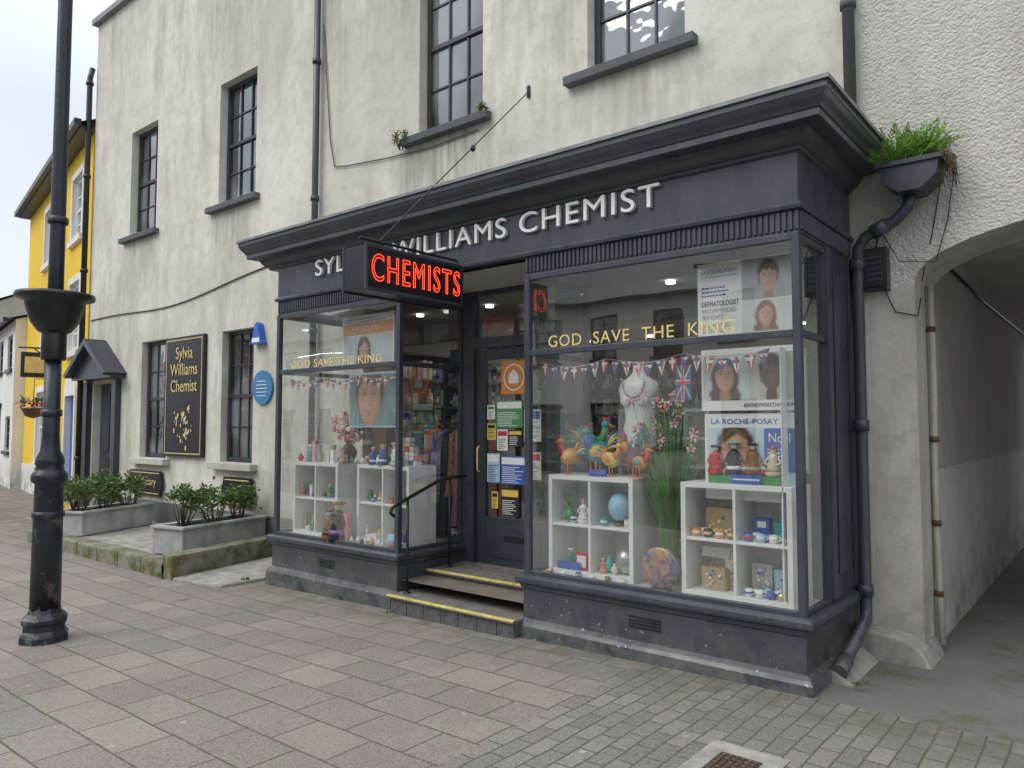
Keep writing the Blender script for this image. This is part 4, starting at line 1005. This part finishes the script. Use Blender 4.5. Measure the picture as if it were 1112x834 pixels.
for (a,b) in (((-2.44,1.78),(-2.33,2.02)),((-2.44,2.02),(-2.33,1.78))): uj.tube([(a[0],4.797,a[1]),(b[0],4.797,b[1])],.007,WHT,4)
uj.box(-2.397,-2.373,4.784,4.786,1.78,2.02,WHT); uj.box(-2.44,-2.33,4.781,4.783,1.885,1.915,WHT); uj.box(-2.391,-2.379,4.777,4.780,1.78,2.02,RED); uj.box(-2.44,-2.33,4.773,4.776,1.892,1.908,RED)
uj.build('union_flag')
cr=MB()
cr.tube([(-5.95,5.62,1.62),(-5.1,5.95,1.62)],.012,BLK,6)
for (a,b) in (((-5.95,5.62)),((-5.1,5.95))): cr.tube([(a,b,.21),(a,b,1.62)],.012,BLK,6)
PATT=simple('patterned_fabric',(.3,.12,.2),.8,var=.9,scale=28);PATT2=simple('floral_fabric',(.12,.2,.35),.8,var=.9,scale=22);PATT3=simple('striped_fabric',(.45,.25,.12),.8,var=.8,scale=35)
for i in range(13):
    tt=(i+.5)/13; cx_=-5.95+.85*tt; cy_=5.62+.33*tt; L_=U(.65,1.05); mm=[PATT,TEAL,PATT2,ORG,PUR,PATT2,BLK,PATT3,PINK,PATT,CRM,PATT2,RED][i]
    zt_=1.56; prev=None
    for k_,(w_,dz_) in enumerate(((.04,0),(.15,.05),(.16,.3),(.17,.6*L_+.1),(.22,L_))):
        ring=[]
        for j in range(18):
            a=2*math.pi*j/18; rr=1+.15*math.sin(a*6+i)*(k_>1)
            ring.append(cr.addv((cx_+.03*math.cos(a)*rr*1.2+.02*math.sin(a),cy_+w_*math.sin(a)*rr,zt_-dz_)))
        if prev:
            for j in range(18): cr.fi([prev[j],prev[(j+1)%18],ring[(j+1)%18],ring[j]],mm,True)
        prev=ring
cr.build('clothes_rail')
hb=MB()
for i in range(6):
    x=-6.25+i*.2
    hb.box(x,x+.15,6.44,6.5,2.36,2.50,random.choice([AMB,CRM,BLK,T_]),taper=.01); hb.tube([(x+.03,6.46,2.5),(x+.05,6.46,2.57),(x+.1,6.46,2.57),(x+.12,6.46,2.5)],.005,AMB,5)
hb.build('handbags')

# ------------------------------------------------------------------ lamp post
lp=MB(); px,py=-6.62,2.30; PM=M['pole']; gz=hx(px)
lp.lathe(px,py,[(.175,0),(.175,.05),(.165,.07),(.15,.09),(.15,.13),(.165,.15),(.165,.18),(.125,.22),(.11,.26)],PM,8,sm=False,z=gz)
lp.lathe(px,py,[(.108,.24),(.104,.9),(.10,1.22),(.125,1.24),(.13,1.27),(.125,1.30),(.105,1.32),(.095,1.36),(.105,1.38),(.10,1.42),(.072,1.48),(.062,1.6),(.058,2.3)],PM,24,z=gz)
lp.lathe(px,py,[(.058,2.2),(.056,3.0),(.052,5.2),(.046,7.2)],PM,20,z=gz)
for z in (.95,1.75,3.3): lp.lathe(px,py,[(.09 if z<1.5 else .07,0),(.115 if z<1.5 else .075,.01),(.115 if z<1.5 else .075,.05),(.09 if z<1.5 else .06,.06)],PM,20,z=gz+z)
lp.lathe(px,py,[(.07,2.40),(.12,2.43),(.17,2.50),(.205,2.60),(.215,2.67),(.28,2.69),(.285,2.71),(.28,2.73),(.25,2.73),(.24,2.68),(.08,2.64)],M['blackiron'],28,z=gz)
lp.lathe(px,py,[(.085,2.2),(.09,2.22),(.09,2.42),(.085,2.44)],M['blackiron'],16,z=gz)
lp.build('lamp_post')

mh=MB(); mx,my=-1.49,3.46
mh.box(mx-.19,mx+.19,my-.24,my+.22,-.02,.006,M['concrete']); mh.box(mx-.10,mx+.10,my-.13,my+.10,.0,.010,M['blackiron'])
for i in range(6):
    for j in range(6): mh.box(mx-.088+i*.031,mx-.068+i*.031,my-.118+j*.037,my-.094+j*.037,.010,.013,M['rust'])
mh.build('utility_cover')

# ------------------------------------------------------------------ yellow house + neighbours
yh=empty('yellow_house')
ang=math.atan2(.184,-.983)
MY=Matrix.Translation((-15.1,5.82,0))@Matrix.Rotation(ang+math.pi,4,'Z')
yb=MB(MY)
HY=[(-1.85,-.85,5.4,6.7),(-5.3,-4.35,5.45,6.75),(-1.85,-.85,3.1,4.5),(-5.3,-4.35,3.1,4.5),(-5.7,-4.1,.7,2.4),(-1.9,-.95,.05,2.2)]
wall_holes(yb,-7.95,0,-.3,7.3,HY,0,.12,M['yellow'],M['white_w'])
yb.face([(0,0,-.3),(0,8,-.3),(0,8,7.3),(0,0,7.3)],M['yellow']);yb.face([(-7.95,0,-.3),(-7.95,8,-.3),(-7.95,8,7.3),(-7.95,0,7.3)],M['yellow'])
yb.face([(0.1,-.3,7.3),(-8.05,-.3,7.3),(-8.05,4,9.2),(0.1,4,9.2)],M['slate']);yb.face([(0.1,8,7.3),(-8.05,8,7.3),(-8.05,4,9.2),(0.1,4,9.2)],M['slate'])
yb.face([(-7.95,0,7.3),(-7.95,4,9.1),(-7.95,8,7.3)],M['yellow']);yb.face([(0,0,7.3),(0,4,9.1),(0,8,7.3)],M['yellow'])
yb.build('walls',yh,recalc=False)
yw=MB(MY)
for h in HY[:5]:
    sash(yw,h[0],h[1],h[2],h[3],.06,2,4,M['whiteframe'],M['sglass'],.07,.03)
    for (a,b,c_,d_) in ((h[0]-.13,h[0],h[2]-.1,h[3]+.13),(h[1],h[1]+.13,h[2]-.1,h[3]+.13),(h[0],h[1],h[3],h[3]+.13)): yw.box(a,b,-.03,0.01,c_,d_,M['white_w'])
    yw.box(h[0]-.13,h[1]+.13,-.08,.01,h[2]-.12,h[2]-.002,M['white_w'])
h=HY[5]; yw.box(h[0],h[1],.08,.12,.05,2.2,M['alarmblue']); yw.box(h[0]-.12,h[0],-.04,.02,.0,2.2,M['white_w']);yw.box(h[1],h[1]+.12,-.04,.02,.0,2.2,M['white_w'])
yw.prism([(h[0]-.12+ (h[1]-h[0]+.24)*(.5-.5*math.cos(math.pi*i/12)),2.2+.45*math.sin(math.pi*i/12)) for i in range(13)],'y',-.04,.02,M['white_w'])
yw.box(-7.95,h[0]-.13,-.02,.005,-.3,.6,M['white_w'])
yw.box(-8.1,.12,-.36,-.24,7.24,7.36,M['blackiron'])
yw.box(-8.0,.05,-.25,.0,7.2,7.26,M['sashframe'])
yw.build('windows_and_trim',yh)
hs=MB(MY); hs.tube([(-3.4,0,3.3),(-3.4,-.7,3.3)],.02,BI,6); hs.box(-3.44,-3.36,-.65,-.15,2.65,3.2,M['boardblack']); hs.box(-3.35,-3.345,-.58,-.22,2.75,3.1,M['goldp']); hs.tube([(-3.4,-.02,3.0),(-3.4,-.4,3.28)],.015,BI,6)
hs.build('hanging_pub_sign')
fb=MB(MY); fb.lathe(-2.9,-.45,[(.02,0),(.15,.05),(.22,.2),(.23,.22)],T_,12,z=1.75); fb.tube([(-2.9,0,2.6),(-2.9,-.45,2.6),(-2.9,-.45,1.95)],.01,BI,5); fbo=fb.build('hanging_basket')
c=MY@Vector((-2.9,-.45,2.02)); leafcloud('basket_flowers',c,(.28,.28,.2),160,.05,M['leaf'],0,parent=fbo)
L=MB()
for _ in range(40): L.ell(c+Vector((random.gauss(0,.15),random.gauss(0,.15),random.gauss(0,.1))),(.03,.03,.03),random.choice([RED,PINK,PUR]),6,4)
L.build('blooms',fbo)

def house(name,Mx,w,h,d,wallm,nwin,roofh=1.8,frame=None,storeys=2,gz0=-.3):
    e=empty(name); b=MB(Mx); holes=[]
    fr=frame or M['whiteframe']; sh=h/storeys
    for s_ in range(storeys):
        for i in range(nwin):
            xc=w*(i+.5)/nwin
            if s_==0 and i==nwin//2: holes.append((xc-.48,xc+.48,.0,2.15,1)); continue
            holes.append((xc-.5,xc+.5,s_*sh+.95,s_*sh+min(2.35,sh-.35),0))
    wall_holes(b,0,w,gz0,h,holes,0,.12,wallm)
    b.face([(0,0,gz0),(0,d,gz0),(0,d,h),(0,0,h)],wallm);b.face([(w,0,gz0),(w,d,gz0),(w,d,h),(w,0,h)],wallm);b.face([(0,d,gz0),(w,d,gz0),(w,d,h),(0,d,h)],wallm)
    b.face([(-.1,-.2,h),(w+.1,-.2,h),(w+.1,d/2,h+roofh),(-.1,d/2,h+roofh)],M['slate']);b.face([(-.1,d+.2,h),(w+.1,d+.2,h),(w+.1,d/2,h+roofh),(-.1,d/2,h+roofh)],M['slate'])
    b.face([(0,0,h),(0,d/2,h+roofh),(0,d,h)],wallm);b.face([(w,0,h),(w,d/2,h+roofh),(w,d,h)],wallm)
    b.build('walls_and_roof',e,recalc=False)
    t=MB(Mx)
    for h_ in holes:
        if h_[4]: t.box(h_[0],h_[1],.06,.11,h_[2],h_[3],M['paint2']); t.box(h_[0]-.1,h_[1]+.1,-.06,.0,h_[3],h_[3]+.15,fr)
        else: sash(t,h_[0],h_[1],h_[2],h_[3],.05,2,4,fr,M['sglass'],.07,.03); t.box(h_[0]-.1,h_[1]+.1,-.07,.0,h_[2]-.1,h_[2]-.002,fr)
    t.box(-.08,w+.08,-.3,-.2,h-.08,h+.02,M['blackiron'])
    t.box(.3,1.1,d/2-.4,d/2+.4,h+roofh-.6,h+roofh+1.0,wallm)
    for xx in (.5,.9): t.lathe(xx,d/2,[(.12,0),(.1,.35),(.13,.38)],M['terracotta'],10,z=h+roofh+1.0)
    t.build('windows_doors_chimney',e)
    return e
def facing(px,py,dirang): return Matrix.Translation((px,py,-.05))@Matrix.Rotation(dirang,4,'Z')
e1=MY@Vector((-8.0,0,0))
a10=ang+math.pi
house('white_cottage',facing(e1.x-6*math.cos(a10),e1.y-6*math.sin(a10)-.25,a10),6,4.5,6,M['white_w'],3,1.0,frame=M['sashframe'])
house('stone_cottage',facing(e1.x-14.5*math.cos(a10),e1.y-14.5*math.sin(a10)-.5,a10),8,5.6,6,M['stone_w'],3,1.5)
house('white_cottage',facing(e1.x-24.5*math.cos(a10),e1.y-24.5*math.sin(a10)-3.5,a10+.25),10,5.2,6,M['white_w'],4,1.5)
x=14.; specs=[('white_w',8,6.0,4),('stone_w',7,5.2,3),('white_w',8.5,6.2,4),('white_w',9,5.6,4),('stone_w',7.5,6.4,3),('white_w',8,5.4,3),('brick_w',8,6.2,3),('white_w',9,5.5,4)]
for (mm,w_,h_,nw) in specs:
    house('terraced_house',Matrix.Translation((x,-11.0,-.02))@Matrix.Rotation(math.pi,4,'Z'),w_,h_,7,M[mm],nw,2.0,frame=M['sashframe'] if mm=='white_w' else None); x-=w_
house('white_cottage',facing(-5,24,0),14,5.5,6,M['white_w'],5,1.8)

# ------------------------------------------------------------------ world, light, camera
wd=bpy.data.worlds.new('World'); sc.world=wd; wd.use_nodes=True
t=wd.node_tree; t.nodes.clear()
sky=t.nodes.new('ShaderNodeTexSky'); sky.sky_type='NISHITA'; sky.sun_disc=False
el,az=math.radians(46),math.radians(205)
sky.sun_elevation=el; sky.sun_rotation=az
tc=t.nodes.new('ShaderNodeTexCoord'); nz=t.nodes.new('ShaderNodeTexNoise'); nz.inputs['Scale'].default_value=2.2; nz.inputs['Detail'].default_value=5
t.links.new(tc.outputs['Generated'],nz.inputs['Vector'])
rp=t.nodes.new('ShaderNodeValToRGB'); rp.color_ramp.elements[0].position=.3; rp.color_ramp.elements[1].position=.7
rp.color_ramp.elements[0].color=(.74,.74,.74,1); rp.color_ramp.elements[1].color=(.95,.95,.95,1)
t.links.new(nz.outputs['Fac'],rp.inputs[0])
sx=t.nodes.new('ShaderNodeSeparateXYZ'); t.links.new(tc.outputs['Generated'],sx.inputs[0])
mr=t.nodes.new('ShaderNodeMapRange'); mr.inputs['From Min'].default_value=.35; mr.inputs['From Max'].default_value=.95; t.links.new(sx.outputs[2],mr.inputs['Value'])
gm=t.nodes.new('ShaderNodeMix'); gm.data_type='RGBA'; t.links.new(mr.outputs[0],gm.inputs[0]); gm.inputs[6].default_value=(9.4,10.1,10.8,1); gm.inputs[7].default_value=(21,21.8,22.6,1)
mx=t.nodes.new('ShaderNodeMix'); mx.data_type='RGBA'; t.links.new(rp.outputs[0],mx.inputs[0]); t.links.new(sky.outputs[0],mx.inputs[6]); t.links.new(gm.outputs[2],mx.inputs[7])
bg=t.nodes.new('ShaderNodeBackground'); bg.inputs[1].default_value=.1; t.links.new(mx.outputs[2],bg.inputs[0])
ow=t.nodes.new('ShaderNodeOutputWorld'); t.links.new(bg.outputs[0],ow.inputs[0])
sl=bpy.data.lights.new('sun','SUN'); sl.energy=1.4; sl.angle=math.radians(35); sl.color=(1,.975,.94)
so=bpy.data.objects.new('sun',sl); COL.objects.link(so)
sd=Vector((math.sin(az)*math.cos(el),math.cos(az)*math.cos(el),math.sin(el)))
so.rotation_euler=(-sd).to_track_quat('-Z','Y').to_euler()
def area(name,loc,sx,sy,e):
    a=bpy.data.lights.new(name,'AREA'); a.shape='RECTANGLE'; a.size=sx; a.size_y=sy; a.energy=e; a.color=(1,.93,.83)
    o=bpy.data.objects.new(name,a); COL.objects.link(o); o.location=loc
area('shop_ceiling_light',(-4.3,8.2,2.88),4.2,.3,55)
area('window_display_light',(-6.15,5.15,2.9),1.5,.2,11)
area('window_display_light',(-2.65,5.15,2.9),1.6,.2,11)
cam=bpy.data.cameras.new('camera'); cam.sensor_width=36; cam.lens=815/1112*36; cam.clip_end=1000; cam.clip_start=.05
co=bpy.data.objects.new('camera',cam); COL.objects.link(co); co.location=(0,0,1.6)
p_=math.atan(45/815); a_=math.radians(129.33)
fw=Vector((math.cos(a_)*math.cos(p_),math.sin(a_)*math.cos(p_),math.sin(p_)))
co.rotation_euler=fw.to_track_quat('-Z','Y').to_euler()
sc.camera=co
sc.view_settings.view_transform='Standard'; sc.view_settings.look='None'; sc.view_settings.exposure=0
